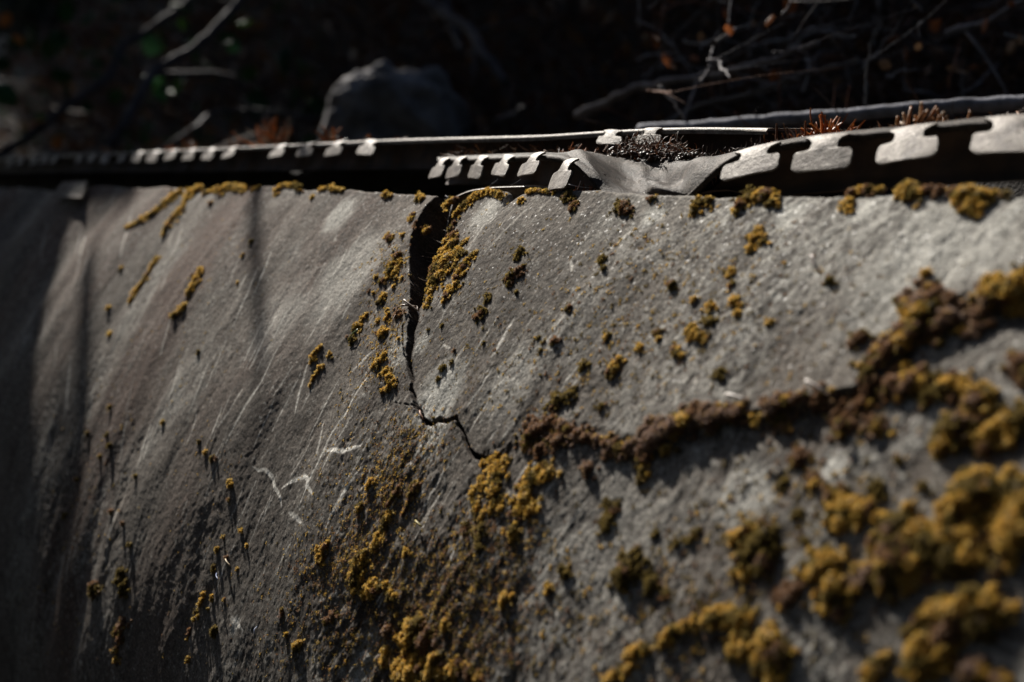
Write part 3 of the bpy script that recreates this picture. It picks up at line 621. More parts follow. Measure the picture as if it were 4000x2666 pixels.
# around the crack
moss([(1559, 1008, 20), (1562, 1026, 16), (1540, 1040, 20), (1530, 1062, 20), (1545, 1072, 14), (1553, 1090, 9)], 'g', 'golden moss cushion just left of the open gap, two joined lumps')
moss([(1520, 927, 17), (1510, 922, 9), (1532, 935, 9)], 'g', 'small star shaped moss tuft left of the gap, highest on the bare stone')
moss([(1612, 848, 12), (1606, 862, 9)], 'g', 'small moss tuft on the left lip of the gap near the rim')
moss([(1651, 890, 18), (1635, 880, 12), (1662, 880, 10)], 'b', 'brown dry tuft hanging in the gap from its left edge')
moss([(1500, 1095, 15), (1487, 1104, 9), (1512, 1090, 9)], 'g', 'small oblong moss tuft left of the gap below the golden pair')
moss([(1494, 1160, 12), (1486, 1172, 12), (1473, 1180, 10), (1503, 1150, 8)], 'g', 'ragged moss tuft left of the narrow crack, ridge shaped')
moss([(1387, 1274, 17), (1398, 1262, 12), (1376, 1288, 10)], 'g', 'ochre moss tuft with a green needle beside it, left of the crack')
moss([(1369, 1321, 13), (1364, 1340, 9)], 'g', 'small moss tuft under the tuft with the green needle')
moss([(1500, 1303, 18), (1488, 1308, 12), (1512, 1298, 9)], 'g', 'fan shaped ochre moss tuft beside the narrow crack')
moss([(1562, 1226, 16), (1552, 1234, 11), (1572, 1238, 9)], 'b', 'brown starry tuft touching the narrow crack from the left')
moss([(1512, 1215, 9), (1518, 1228, 10), (1508, 1246, 9)], 'g', 'narrow upright moss tuft between brown star tuft and ridge tuft')
moss([(1485, 1416, 18), (1500, 1402, 16), (1506, 1385, 11), (1470, 1428, 12), (1512, 1455, 20), (1522, 1480, 20), (1532, 1500, 22), (1518, 1520, 14), (1497, 1532, 11)], 'g', 'largest golden moss cushion left of the narrow crack, running steeply down')
moss([(1250, 1358, 10), (1238, 1370, 10), (1226, 1383, 11), (1217, 1402, 12), (1212, 1412, 8)], 'g', 'broken moss line left of the crack, upper one beside pale scratches')
moss([(1256, 1428, 9), (1242, 1436, 11), (1232, 1452, 9), (1220, 1470, 9), (1212, 1484, 7), (1204, 1504, 6)], 'g', 'broken moss line left of the crack, lower one beside pale scratches')
moss([(1280, 1372, 8), (1272, 1388, 7), (1290, 1398, 6), (1285, 1380, 6)], 'g', 'sparse sprinkle of moss right of the broken moss lines')
moss([(1764, 965, 36), (1790, 985, 26), (1758, 1010, 40), (1720, 1050, 34), (1740, 1040, 34), (1770, 1040, 24), (1705, 1095, 34), (1728, 1080, 28), (1690, 1140, 24), (1684, 1170, 20), (1676, 1196, 14), (1780, 930, 16), (1822, 955, 12)],
     'g', 'biggest golden moss mass spilling out of the open gap', extra=[([(1700, 1052, 24), (1690, 1085, 22), (1692, 1110, 20)], 'b')], hk=.6)
moss([(1871, 1001, 11), (1858, 1012, 12), (1841, 1031, 16), (1825, 1052, 18), (1806, 1072, 22), (1795, 1098, 20), (1788, 1122, 22), (1768, 1148, 18), (1756, 1165, 16), (1746, 1186, 11)], 'g', 'curling golden moss arm on the right flank of the gap moss', hk=.7)
moss([(1776, 922, 12), (1762, 900, 18), (1755, 912, 14), (1779, 876, 10)], 'b', 'brown dry moss tuft on the right lip of the gap')
moss(chain([(1788, 842), (1806, 816), (1835, 793), (1859, 772), (1895, 760), (1931, 760), (1960, 768)], 15, 15), 'g', 'golden moss garland along the rounded rim right of the gap')
moss([(1746, 772, 17), (1728, 792, 15), (1765, 766, 11)], 'g', 'moss tuft inside the top of the gap under the hoop')
moss(chain([(2073, 762), (2100, 758), (2140, 763), (2180, 768)], 12, 8), 'g', 'low moss strip on the rim below the small rail teeth')
moss([(2038, 796, 12), (2050, 790, 8)], 'g', 'tiny moss tuft just under the rim notch')
moss([(2234, 784, 20), (2222, 792, 14), (2246, 796, 12)], 'o', 'dark olive moss lump at the rim left of the rail fold')
moss([(2448, 828, 28), (2425, 835, 20), (2465, 838, 20), (2440, 812, 16)], 'o', 'dark olive moss lump below the pinched rail fold')
moss([(2258, 816, 12), (2250, 830, 12), (2244, 842, 9)], 'b', 'brown crumb of moss slanting below the rim, left of the olive lump')
moss([(2552, 796, 12), (2570, 790, 8)], 'o', 'little olive moss dot on the rim under the fold')
# right of the crack
moss([(2000, 1104, 20), (2020, 1088, 24), (2044, 1070, 20), (2005, 1122, 12)], 'o', 'oblong dark olive moss cushion right of the gap')
moss([(2044, 1004, 17), (2050, 995, 13), (2036, 1016, 12)], 'o', 'round dark moss tuft above the oblong olive cushion')
moss([(2368, 1020, 15), (2362, 1036, 14), (2371, 1063, 11)], 'o', 'pair of olive moss lumps on the middle of the right face')
moss([(2633, 1120, 18)], 'o', 'single dark brown moss dot right of the olive pair')
moss([(1919, 1170, 12), (1916, 1186, 12)], 'o', 'small dark moss pair below left of the oblong cushion')
moss([(1892, 1238, 22), (1878, 1252, 16), (1905, 1228, 12)], 'o', 'olive moss cushion with a black shadow below the small dark pair')
moss([(2166, 1595, 20), (2190, 1572, 26), (2237, 1553, 22), (2215, 1565, 20), (2180, 1550, 16), (2245, 1530, 12)], 'o', 'loose dark olive moss patch above the brown ledge moss')
moss([(2392, 1464, 22), (2400, 1440, 16), (2420, 1418, 16), (2410, 1455, 18)], 'g', 'knobbly moss cushion on the right face above the ledge moss')
moss([(2291, 1428, 15), (2280, 1445, 12)], 'o', 'dark slanting moss tuft left of the knobbly cushion')
moss([(2720, 1315, 28), (2700, 1305, 20), (2745, 1320, 24), (2758, 1335, 18)], 'g', 'broad low ochre moss patch in the middle of the right face')
moss([(2777, 1211, 18), (2785, 1196, 12)], 'g', 'round moss bead, left of two above the broad patch')
moss([(2876, 1194, 20), (2880, 1182, 14)], 'g', 'round moss bead, right of two above the broad patch')
moss([(2781, 1272, 18), (2765, 1265, 14), (2795, 1262, 12)], 'o', 'flat olive moss patch between bead and broad patch')
moss([(2652, 1388, 18), (2640, 1375, 12), (2665, 1400, 14)], 'g', 'ragged moss crumbs below the broad patch')
moss([(2970, 915, 20), (2945, 945, 20), (2990, 955, 16), (2936, 980, 14), (2978, 930, 16)], 'g', 'horseshoe of moss below the rim under the first big tooth')
moss([(3250, 1109, 18)], 'o', 'dark moss dot with a pale fibre, far right face')
moss([(3359, 1333, 34), (3375, 1325, 26)], 'o', 'round olive moss ball left of the big brown moss')
moss([(2822, 1483, 18), (2828, 1465, 12)], 'o', 'dark upright moss tuft above the ledge, right of the middle')
# rim, right part
moss([(2749, 800, 24), (2725, 818, 22), (2715, 842, 16), (2775, 800, 20)], 'g', 'small arched moss cushion at the rim by the fold end')
moss([(2897, 815, 24), (2930, 785, 28), (2965, 775, 28), (3000, 782, 30), (3030, 808, 24), (2885, 838, 18), (3040, 790, 18)], 'g', 'broad arched moss cushion at the rim under the first big tooth')
moss([(3314, 800, 24), (3330, 765, 24), (3365, 745, 24), (3410, 738, 22), (3450, 748, 14), (3314, 830, 18)], 'g', 'arched moss cushion on the rim under the second big tooth', extra=[([(3400, 745, 20), (3440, 742, 16)], 'p')])
moss([(3564, 745, 38), (3600, 712, 24), (3575, 775, 32), (3545, 765, 26), (3590, 735, 30)], 'g', 'round golden moss cushion on the rim under the third big tooth', extra=[([(3641, 742, 24), (3670, 755, 26)], 'b')])
moss([(3766, 776, 42), (3820, 774, 38), (3790, 822, 32), (3800, 800, 36), (3880, 760, 26), (3925, 758, 18), (3845, 768, 28)], 'g', 'long golden moss cushion at the right end of the rim')
# big brown moss at the right and the ledge
moss([(3610, 1190, 62), (3700, 1240, 50), (3660, 1290, 46), (3590, 1245, 56), (3570, 1300, 40), (3640, 1165, 40), (3690, 1195, 36), (3625, 1225, 46)], 'b', 'large rust brown moss mass in the upper right, left of the golden dome')
moss([(3896, 1150, 44), (3964, 1140, 52), (4010, 1165, 52), (3930, 1165, 40)], 'g', 'golden moss dome at the right picture edge in the upper half', extra=[([(3850, 1180, 36), (3820, 1220, 36), (3800, 1275, 38), (3770, 1225, 30)], 'p')])
moss(chain([(3570, 1326), (3488, 1367), (3434, 1422), (3400, 1470)], 46, 34), 'b', 'rust brown moss trail descending from the large brown mass')
moss([(3984, 1408, 40), (4010, 1450, 40), (3960, 1390, 24)], 'b', 'brown moss lump at the right picture edge below the dome')
moss(chain([(2071, 1716), (2100, 1686), (2160, 1655), (2210, 1672), (2267, 1702)], 30, 28) + [(2190, 1732, 30), (2118, 1762, 26), (2060, 1748, 22), (2240, 1722, 24)], 'b', 'crusty brown moss at the left end of the long ledge')
moss([(2300, 1716, 24), (2340, 1730, 22), (2375, 1744, 20)], 'p', 'pale brown crumbs linking two pieces of the ledge moss')
moss(chain([(2400, 1740), (2460, 1758)], 28) + [(2380, 1775, 22), (2300, 1836, 26), (2420, 1775, 22)], 'p', 'pale pinkish brown moss knot on the ledge, left of the long ridge')
moss(chain([(2515, 1765), (2540, 1728), (2590, 1700), (2640, 1675), (2692, 1650), (2760, 1640), (2835, 1632), (2895, 1622)], 38, 32, .7), 'p', 'long pale brown moss ridge along the ledge', extra=[([(2509, 1836, 26), (2500, 1870, 20), (2530, 1800, 24)], 'g'), ([(2700, 1662, 26), (2770, 1655, 22)], 'g')])
moss([(2958, 1655, 24), (2945, 1635, 18)], 'g', 'small golden bead under the right end of the pale ridge')
moss([(3032, 1598, 34), (3050, 1640, 32), (3060, 1672, 24), (3094, 1588, 30), (3130, 1580, 24)], 'p', 'arched moss knot on the ledge right of the pale ridge', extra=[([(3050, 1650, 30)], 'g')])
moss(chain([(3200, 1566), (3260, 1580), (3330, 1590), (3380, 1560), (3400, 1530)], 30, 34), 'b', 'brown ledge moss right of the arched knot')
moss([(3284, 1666, 36), (3300, 1640, 30), (3330, 1660, 24)], 'b', 'hanging brown moss lump under the ledge, left of two')
moss([(3420, 1680, 34), (3432, 1655, 26)], 'b', 'hanging brown moss lump under the ledge, right of two', extra=[([(3425, 1672, 28)], 'g')])
moss([(3488, 1490, 44), (3570, 1496, 48), (3530, 1520, 36), (3612, 1545, 34), (3500, 1535, 30)], 'b', 'golden brown moss heap at the right end of the ledge', extra=[([(3560, 1480, 40), (3600, 1510, 36)], 'g')])
moss([(3692, 1517, 40), (3740, 1505, 38), (3775, 1520, 26)], 'g', 'golden moss lump right of the heap at the ledge end')
moss([(3814, 1564, 44), (3850, 1540, 36), (3800, 1600, 34)], 'g', 'golden moss dome, highest of the three domes at right')
moss([(3712, 1680, 54), (3678, 1728, 42), (3745, 1665, 42), (3670, 1765, 28)], 'g', 'golden moss dome, left of the three domes at right')
moss([(3869, 1680, 54), (3930, 1646, 54), (3980, 1640, 46), (3850, 1720, 36)], 'g', 'golden moss dome, right of the three domes at right', extra=[([(3840, 1735, 34)], 'b')])
moss([(3121, 1802, 30), (3128, 1775, 26)], 'b', 'lone brown moss knob on the grey face under the ledge')
moss([(3189, 1891, 24), (3180, 1860, 18)], 'b', 'small brown moss smear left of the rounded gold cushion'); moss([(3270, 1932, 28), (3300, 1915, 20), (3240, 1940, 18)], 'b', 'low brown moss patch above the rounded gold cushion')
moss([(3420, 1910, 28), (3440, 1930, 22)], 'o', 'dark small moss patch right of the low brown patch')
moss([(3304, 1997, 50), (3284, 2045, 38), (3360, 1995, 44), (3330, 1985, 42)], 'g', 'rounded gold moss cushion in the right part, above the great mass')
moss([(3794, 1938, 80), (3828, 1885, 56), (3740, 1985, 56), (3860, 1930, 56), (3730, 2010, 46)], 'g', 'big golden moss mound below the three domes')
moss([(3964, 1918, 56), (3990, 1960, 60), (3950, 2060, 66), (3985, 2110, 70), (3910, 2100, 50)], 'g', 'tall golden moss mass on the right picture edge')
moss([(3515, 2065, 66), (3502, 2147, 80), (3474, 2208, 62), (3556, 2208, 66), (3502, 2280, 46), (3610, 2147, 66), (3658, 2106, 60), (3560, 2110, 66)], 'g', 'greatest golden moss mass in the lower right')
moss([(3794, 2147, 46), (3814, 2092, 42), (3780, 2180, 34)], 'g', 'ochre moss lump between the greatest mass and the right edge', extra=[([(3700, 2190, 50), (3740, 2230, 40)], 'o')])
moss([(3896, 2228, 28)], 'b', 'single brown moss knob near the right edge, lower half')
moss([(3216, 2208, 52), (3180, 2225, 36), (3255, 2205, 40), (3210, 2180, 36)], 'g', 'ochre moss cushion left of the greatest mass')
moss([(3284, 2303, 52), (3250, 2351, 42), (3277, 2392, 36), (3240, 2310, 36)], 'g', 'ochre moss cushion below left of the greatest mass', extra=[([(3372, 2265, 44), (3400, 2250, 36)], 'p')])
moss([(3080, 2344, 38), (3060, 2325, 26), (3120, 2310, 26)], 'b', 'brown moss lump left of the lower ochre cushion')
moss(chain([(2870, 2110), (2900, 2080), (2940, 2062), (2970, 2058)], 24) + [(2903, 2174, 30), (2903, 2225, 32), (2910, 2245, 24)], 'g', 'ring shaped moss cushion with dark hollow on the grey face', extra=[([(2985, 2120, 44), (2990, 2180, 44), (2950, 2140, 36), (3000, 2220, 34)], 'o')])
moss([(2455, 2228, 46), (2470, 2195, 36), (2440, 2260, 36)], 'o', 'round dark olive moss cushion left of the ring shaped one', extra=[([(2438, 2288, 20)], 'g')])
moss([(2550, 2276, 30), (2540, 2300, 24)], 'o', 'dark moss lump right of the round olive cushion')
moss(chain([(2604, 2510), (2640, 2470), (2686, 2446), (2754, 2432), (2808, 2419), (2869, 2412), (2910, 2439)], 26, 34, .8), 'g', 'long moss ridge above the bottom edge, right of centre')
moss([(2890, 2534, 40), (2915, 2545, 36), (2930, 2500, 30)], 'g', 'gold moss lump under the long bottom ridge, left of two')
moss([(3012, 2514, 46), (3046, 2548, 48), (3026, 2602, 46), (3070, 2580, 36), (3026, 2645, 44)], 'g', 'gold moss lump under the long bottom ridge, right of two')
moss([(2488, 2562, 28), (2529, 2541, 26), (2475, 2616, 24), (2500, 2540, 20)], 'g', 'arched moss at the bottom edge left of the long ridge'); moss([(2420, 2643, 28), (2390, 2660, 22)], 'g', 'small moss lump at the bottom edge left of the arch')
moss([(3658, 2405, 50), (3726, 2392, 50), (3794, 2364, 54), (3862, 2371, 50), (3910, 2398, 42), (3692, 2480, 54), (3624, 2480, 46), (3590, 2534, 50), (3692, 2548, 46), (3576, 2616, 46), (3610, 2590, 46)], 'g', 'large orange gold moss arc in the bottom right corner', extra=[([(3808, 2460, 54), (3760, 2430, 46)], 'b')])
moss([(3794, 2636, 60), (3850, 2650, 46)], 'p', 'pale brown moss lump at the bottom edge in the right corner')
moss([(3454, 2582, 36), (3413, 2616, 34), (3400, 2650, 30)], 'g', 'ochre moss lump at the bottom edge left of the large arc')
# below the crack, middle
moss([(1944, 1830, 38), (1926, 1877, 36), (1950, 1919, 34), (1944, 1972, 30), (1975, 1850, 24), (1900, 1900, 22), (1848, 1937, 20), (1878, 1967, 20), (1862, 1915, 18), (1890, 2020, 22), (1870, 1990, 18)], 'g', 'olive gold moss mass under the end of the zigzag crack, left half', hk=.55)
moss([(2092, 1871, 34), (2140, 1853, 34), (2057, 1949, 40), (2075, 1984, 34), (2027, 2008, 28), (2021, 2080, 28), (2015, 2105, 20), (2110, 1840, 24), (2060, 1905, 26)], 'g', 'olive gold moss mass under the end of the zigzag crack, right half', hk=.55)
moss([(1896, 2074, 26), (1890, 2110, 18), (1890, 2145, 14), (1825, 2080, 20), (1828, 2050, 16)], 'o', 'trailing olive moss beneath the left half of the mass', hk=.6)
moss([(2390, 1990, 32), (2366, 2056, 28), (2380, 2020, 26)], 'o', 'olive smear of moss on the grey face under the ledge knot', hk=.35)
moss([(1985, 2341, 24), (1975, 2360, 18)], 'g', 'small ochre moss knob low in the middle'); moss([(2152, 2294, 15), (2148, 2310, 12)], 'g', 'little moss bead right of the low middle knob'); moss([(2200, 2228, 20), (2215, 2250, 16)], 'o', 'dark moss crumb above the little bead')
moss([(1420, 2165, 24), (1402, 2193, 30), (1394, 2228, 32), (1384, 2270, 26), (1388, 2310, 18), (1380, 2250, 22)], 'g', 'tall bright golden moss cushion low left of centre', extra=[([(1432, 2292, 32), (1450, 2310, 22), (1418, 2320, 20)], 'g')])
moss(chain([(1520, 2010), (1509, 2026), (1480, 2080), (1462, 2121), (1450, 2145)], 14, 15), 'g', 'narrow moss trail rising from the tall bright cushion')
moss(chain([(1632, 1895), (1605, 1937), (1581, 1990), (1570, 2010)], 12, 8), 'b', 'brown moss streak right of the narrow trail, longest of two')
moss(chain([(1560, 1908), (1527, 1955), (1515, 1975)], 11, 9), 'b', 'brown moss streak right of the narrow trail, shortest of two')
moss([(1450, 1883, 13), (1440, 1900, 11), (1434, 1912, 8)], 'g', 'small golden moss tuft above the narrow trail')
moss([(1402, 1984, 12), (1410, 1972, 10), (1394, 1996, 8)], 'g', 'small moss tuft left of the narrow trail')
moss([(1486, 2294, 18), (1500, 2285, 13), (1521, 2318, 18), (1535, 2330, 14), (1515, 2335, 12)], 'g', 'knobbly moss pair right of the tall bright cushion')
moss([(1260, 2148, 20), (1248, 2170, 20), (1275, 2135, 14), (1253, 2193, 14), (1282, 2120, 9)], 'g', 'golden moss cluster at the foot of the white scrape')
moss([(1587, 2151, 14), (1578, 2165, 10)], 'g', 'lone moss dot right of the brown streaks')
moss([(1640, 2437, 32), (1610, 2460, 42), (1593, 2502, 38), (1581, 2538, 28), (1575, 2560, 18)], 'g', 'big golden moss dome near the bottom edge, left of centre', extra=[([(1652, 2500, 36), (1640, 2530, 26), (1668, 2485, 24)], 'b')])
moss([(1497, 2540, 18), (1495, 2566, 20), (1490, 2590, 18)], 'g', 'slim upright moss cushion left of the big bottom dome')
moss([(1580, 2615, 40), (1557, 2650, 44), (1610, 2580, 26), (1610, 2640, 36)], 'g', 'moss cushion on the bottom edge under the big dome')
moss([(1718, 2580, 30), (1700, 2615, 34), (1735, 2633, 32), (1690, 2650, 28)], 'g', 'moss cushion on the bottom edge right of the big dome')
moss(chain([(1778, 2635), (1782, 2605), (1805, 2595), (1825, 2605)], 20), 'g', 'arched little moss cushion on the bottom edge')
moss([(1843, 2640, 32), (1870, 2655, 24)], 'b', 'brown moss lump on the bottom edge right of the little arch')
moss([(1753, 2437, 20), (1745, 2460, 14)], 'g', 'small moss lump above the bottom cushions'); moss([(1497, 2466, 20), (1510, 2455, 14)], 'b', 'brown moss lump left above the big bottom dome')
moss([(1295, 2405, 12), (1280, 2420, 12), (1268, 2432, 9)], 'b', 'brown slanting moss crumb left of the bottom cushions')
# shaded left
moss([(381, 2296, 20), (380, 2318, 18)], 'o', 'dark upright moss knob in the left shade, alone', hk=1.6)
moss([(494, 2245, 20), (480, 2270, 16), (505, 2290, 20), (500, 2320, 16)], 'o', 'joined dark moss knobs in the left shade', hk=1.5)
moss([(505, 2430, 18), (490, 2450, 16), (476, 2478, 16), (485, 2500, 14), (470, 2540, 12), (475, 2580, 12)], 'b', 'long dark brown moss string low in the left shade', hk=1.3)
moss([(839, 2462, 14), (832, 2476, 12), (848, 2452, 9)], 'o', 'fan shaped olive moss tuft low on the left face', hk=1.2)
moss([(848, 2143, 8), (848, 2152, 7)], 'g', 'pin shaped moss tuft, highest of those low on the left face', hk=1.5)
moss([(884, 2178, 8)], 'b', 'orange pin shaped moss tuft with a pale needle', hk=1.3)
moss([(832, 2216, 9), (826, 2230, 9)], 'g', 'small moss tuft below the highest pin shaped one', hk=1.3)
moss([(796, 2325, 11), (790, 2345, 10), (780, 2362, 8)], 'g', 'moss string on the shallow groove low left, upper piece', hk=1.2); moss([(768, 2395, 10), (774, 2412, 9), (760, 2420, 8)], 'g', 'moss string on the shallow groove low left, middle piece', hk=1.2)
moss([(741, 2460, 8), (734, 2478, 8), (728, 2495, 7)], 'b', 'moss string on the shallow groove low left, rusty lower piece', hk=1.2); moss([(827, 2330, 9), (827, 2342, 8)], 'g', 'little moss post right of the moss string', hk=1.4)
moss([(742, 2572, 9), (734, 2585, 8)], 'g', 'pale moss crumb at the bottom of the groove', hk=1.2)
moss([(904, 1886, 11), (900, 1900, 9), (910, 1896, 8)], 'g', 'ochre moss tuft left of the pale scratches', hk=1.2); moss([(845, 1797, 11), (858, 1796, 8), (836, 1803, 7)], 'b', 'orange arched tuft left of the pale scratches')
moss([(1104, 2385, 9), (1106, 2400, 8), (1098, 2412, 7)], 'b', 'thin rusty moss tuft on the rough stone', hk=1.2); moss([(1166, 2520, 14), (1158, 2535, 12), (1175, 2512, 10)], 'g', 'ochre moss tuft casting a long streak of shadow, low left', hk=1.2)
# tiny tufts nothing tells apart
def tufts(spots, kind, label, group, hk=1.0):
    for (x, y, r) in spots: moss([(x, y, r), (x + r * .6, y - r * .4, r * .6)], kind, label, 'moss_tuft', group, hk)
tufts([(1229, 781, 9), (990, 953, 9), (955, 1007, 8), (821, 793, 9), (780, 1380, 9), (417, 1201, 10), (417, 1300, 11), (640, 1653, 9), (470, 1050, 9), (930, 1110, 6)], 'g', 'tiny ochre moss dot on the brown stained left face', 'tiny moss dots on the left face')
tufts([(428, 1594, 9), (434, 1743, 10), (420, 1700, 9), (393, 1787, 8), (538, 1865, 8), (437, 2000, 9), (494, 2050, 9), (524, 2133, 9), (339, 1695, 9), (290, 1870, 9), (240, 2010, 9)], 'o', 'tiny moss dot in the bluish left shade', 'tiny moss dots in the left shade', 1.3)
tufts([(937, 2077, 8), (955, 2130, 7), (895, 1955, 7), (791, 1731, 8), (815, 1772, 8), (1119, 2481, 8), (868, 2100, 6), (920, 2222, 6), (872, 2342, 6), (808, 2378, 6)], 'g', 'tiny moss pin on the lower left face', 'tiny moss pins low on the left', 1.3)
tufts([(1574, 924, 9), (1470, 1083, 9), (1473, 1250, 10), (1425, 1226, 10), (1410, 1240, 8), (1575, 1090, 7), (1440, 1135, 6), (1455, 1145, 6), (1540, 1120, 7), (1560, 1330, 6), (1405, 2320, 7)], 'g', 'tiny ochre moss tuft near the left side of the crack', 'tiny tufts left of the crack')
tufts([(2029, 1155, 9), (2237, 1220, 12), (2181, 1345, 14), (2136, 1345, 9), (2115, 1330, 8), (2124, 1381, 10), (1735, 1280, 8), (1785, 1378, 7), (1773, 1422, 10), (1738, 1446, 12), (1720, 1488, 10), (2353, 1595, 13), (1698, 1640, 6), (1900, 1350, 7), (1680, 1295, 6)], 'o', 'tiny dark moss dot right of the crack', 'tiny moss dots right of the crack', .8)
tufts([(2862, 1068, 14), (2862, 1126, 12), (2720, 1184, 12), (2573, 1306, 13), (2577, 1333, 11), (2502, 1364, 14), (2427, 1415, 14), (2380, 1321, 13), (2856, 1080, 12), (2890, 1235, 12), (3020, 1270, 12)], 'g', 'small moss bead scattered on the right face', 'small moss beads on the right face', .8)
tufts([(2640, 2130, 16), (2690, 2110, 18), (2560, 2090, 14), (2720, 2080, 14), (3110, 2010, 20), (3050, 1890, 22), (3500, 1800, 18), (3600, 1900, 18), (3150, 2120, 14), (2600, 2330, 16)], 'o', 'small dark moss spot on the coarse grey lower right face', 'small dark moss spots at lower right', .5)

# moss specks nobody could count: crumbs over the rough stone
rs = np.random.default_rng(5); mb = MB()
def specks(n, fx, rr, kinds, cnt):
    for _ in range(n):
        x, y = fx(); t, wv, Z = hit(x, y)
        if wv < 0.002: continue
        d = float(relief(t, wv)[0]); 
        if d < -.006: continue
        N = nrm(np.array(wv)); O = surf(np.array(t), np.array(wv)) + N * d; r = rs.uniform(*rr) * Z / FPX; k = max(2, int(rs.integers(*cnt)))
        kd = kinds[rs.integers(len(kinds))]; q = rs.normal(0, r * .5, (k, 2)); Ec = np.cross(AX, N)
        P = O + q[:, 0:1] * AX + q[:, 1:2] * Ec + N * (r * rs.random((k, 1)) * .25 - r * .2); Nn = N + rs.normal(0, .5, (k, 3))
        shoots(mb, P, Nn, r * rs.uniform(.35, .7, k), kd, rs)
def along(a, b, sx):
    def fx():
        q = rs.random(); return a[0] + (b[0] - a[0]) * q + rs.normal(0, sx), a[1] + (b[1] - a[1]) * q + rs.normal(0, sx * .4)
    return fx
K1 = ['g', 'g', 'b', 'o']; K2 = ['o', 'o', 'b', 'g']
specks(700, along((1540, 950), (1480, 1500), 55), (3, 9), K1, (3, 9))
specks(300, along((1420, 1400), (1230, 2100), 60), (3, 8), K1, (3, 9))
specks(1700, along((1650, 1650), (1300, 2300), 80), (4, 10), K1 + ['b'], (4, 10))
specks(2200, along((1560, 2150), (1500, 2640), 170), (4, 11), K2 + ['b'], (4, 10))
specks(1500, along((1950, 2000), (1800, 2640), 140), (5, 14), K2 + ['b'], (4, 10))
specks(260, along((1230, 2100), (1080, 2640), 90), (4, 9), K1 + ['b'], (3, 8))
specks(520, along((2000, 900), (1750, 1600), 150), (3, 8), K2, (3, 7))
specks(900, along((2700, 900), (2200, 1600), 260), (5, 13), K2 + ['g'], (4, 9))
specks(200, along((3300, 1000), (2900, 1550), 260), (6, 15), K2, (4, 9))
specks(800, along((3300, 1800), (2500, 2600), 330), (8, 20), K2, (5, 10))
specks(160, along((900, 850), (500, 1700), 160), (3, 8), K1, (3, 7))
specks(160, along((850, 1650), (760, 2600), 90), (3, 7), K1, (3, 7))
specks(160, along((400, 1500), (250, 2600), 110), (4, 10), K2, (3, 7))
sm = mb.build('moss_specks', MOSS, None); sm['kind'] = 'stuff'; sm['label'] = 'countless tiny crumbs of ochre and brown moss on the rough stone'; sm['category'] = 'moss'

# ------------------------------------------------------------------ needles, litter and threads
def curve3(p, d, L, bend, n=6, rs=rs):
    d = d / np.linalg.norm(d); b = np.cross(d, rs.normal(size=3)); b /= np.linalg.norm(b); q = np.linspace(0, 1, n)[:, None]
    return p + d * L * q + b * bend * L * (q - q * q) * 4 * .25 + b * bend * L * q * q * .5
def litter(mb, pts, L, rad, pal, rs, upb=0.2, bend=.6):
    for p in pts:
        d = rs.normal(size=3); d[2] = abs(d[2]) * .6 + upb; l = rs.uniform(*L)
        mb.tube(curve3(p, d, l, rs.uniform(-bend, bend), 6, rs), np.linspace(rad, rad * .5, 6) * rs.uniform(.7, 1.3), 4, np.array(pal[rs.integers(len(pal))]) * rs.uniform(.7, 1.3), False)
BR = [(0.20, 0.085, 0.035), (0.13, 0.06, 0.03), (0.30, 0.13, 0.05), (0.22, 0.15, 0.10), (0.10, 0.05, 0.03)]; ORA = [(0.50, 0.17, 0.035), (0.38, 0.12, 0.03), (0.28, 0.10, 0.03)]
mb = MB()                                           # in the gap
pts = []
for _ in range(240):
    y = rs.uniform(800, 1230); xl0 = np.interp(y, [766, 860, 1000, 1150, 1230], [1700, 1640, 1612, 1604, 1598]); xr0 = np.interp(y, [766, 860, 1000, 1100, 1230], [1830, 1778, 1738, 1700, 1645])
    x = rs.uniform(xl0 + 8, xr0 - 4); t, wv, Z = hit(x, y); pts.append(surf(np.array(t), np.array(wv)) - nrm(np.array(wv)) * rs.uniform(.010, .028))
litter(mb, pts, (.004, .012), .0003, [(0.09, 0.05, 0.03), (0.14, 0.08, 0.05), (0.06, 0.04, 0.03), (0.26, 0.20, 0.15)], rs, .1)
gl = mb.build('needle_litter', NEEDLE); gl['kind'] = 'stuff'; gl['label'] = 'dark dry needles and crumbs packed in the open gap'; gl['category'] = 'litter'
mb = MB(); pts = []
for _ in range(1300):
    q = rs.random()
    if q < .75: x = rs.normal(2560, 130); y = rs.uniform(612, 634)
    else: x = rs.uniform(2300, 3050); y = rs.uniform(600, 630) if x < 2760 else np.interp(x, [2760, 3050], [618, 552])
    u = rs.uniform(.522, .555); p = pu(x, 625 if x < 2760 else y, u); pts.append(p + UP * rs.uniform(-.010, .012 * math.exp(-((x - 2480) / 90) ** 2) + .008 * math.exp(-((x - 2640) / 80) ** 2) + .002))
litter(mb, pts, (.002, .006), .0003, [(.10, .045, .025), (.07, .04, .025), (.15, .07, .035), (.05, .03, .02), (.28, .10, .03), (.16, .12, .09)], rs, .0, 2.4)
for _ in range(500):
    x = rs.uniform(1750, 2400); u = rs.uniform(.54, .58); pts2 = [pu(x, 612, u) + UP * rs.uniform(-.008, .003 + .004 * vn(np.array(x / 60.), np.array(0.), 3))]
    litter(mb, pts2, (.003, .009), .0004, BR, rs, .1, 1.2)
for _ in range(700):
    x = rs.uniform(2950, 4100); y = np.interp(x, [2900, 3000, 3150, 3350, 3560, 3800, 4100], [585, 562, 538, 515, 497, 469, 440]); p = pu(x, y + 4, rs.uniform(.545, .60)); litter(mb, [p - UP * rs.uniform(0.002, .008)], (.003, .009), .0005, BR, rs, .1, 1.2)
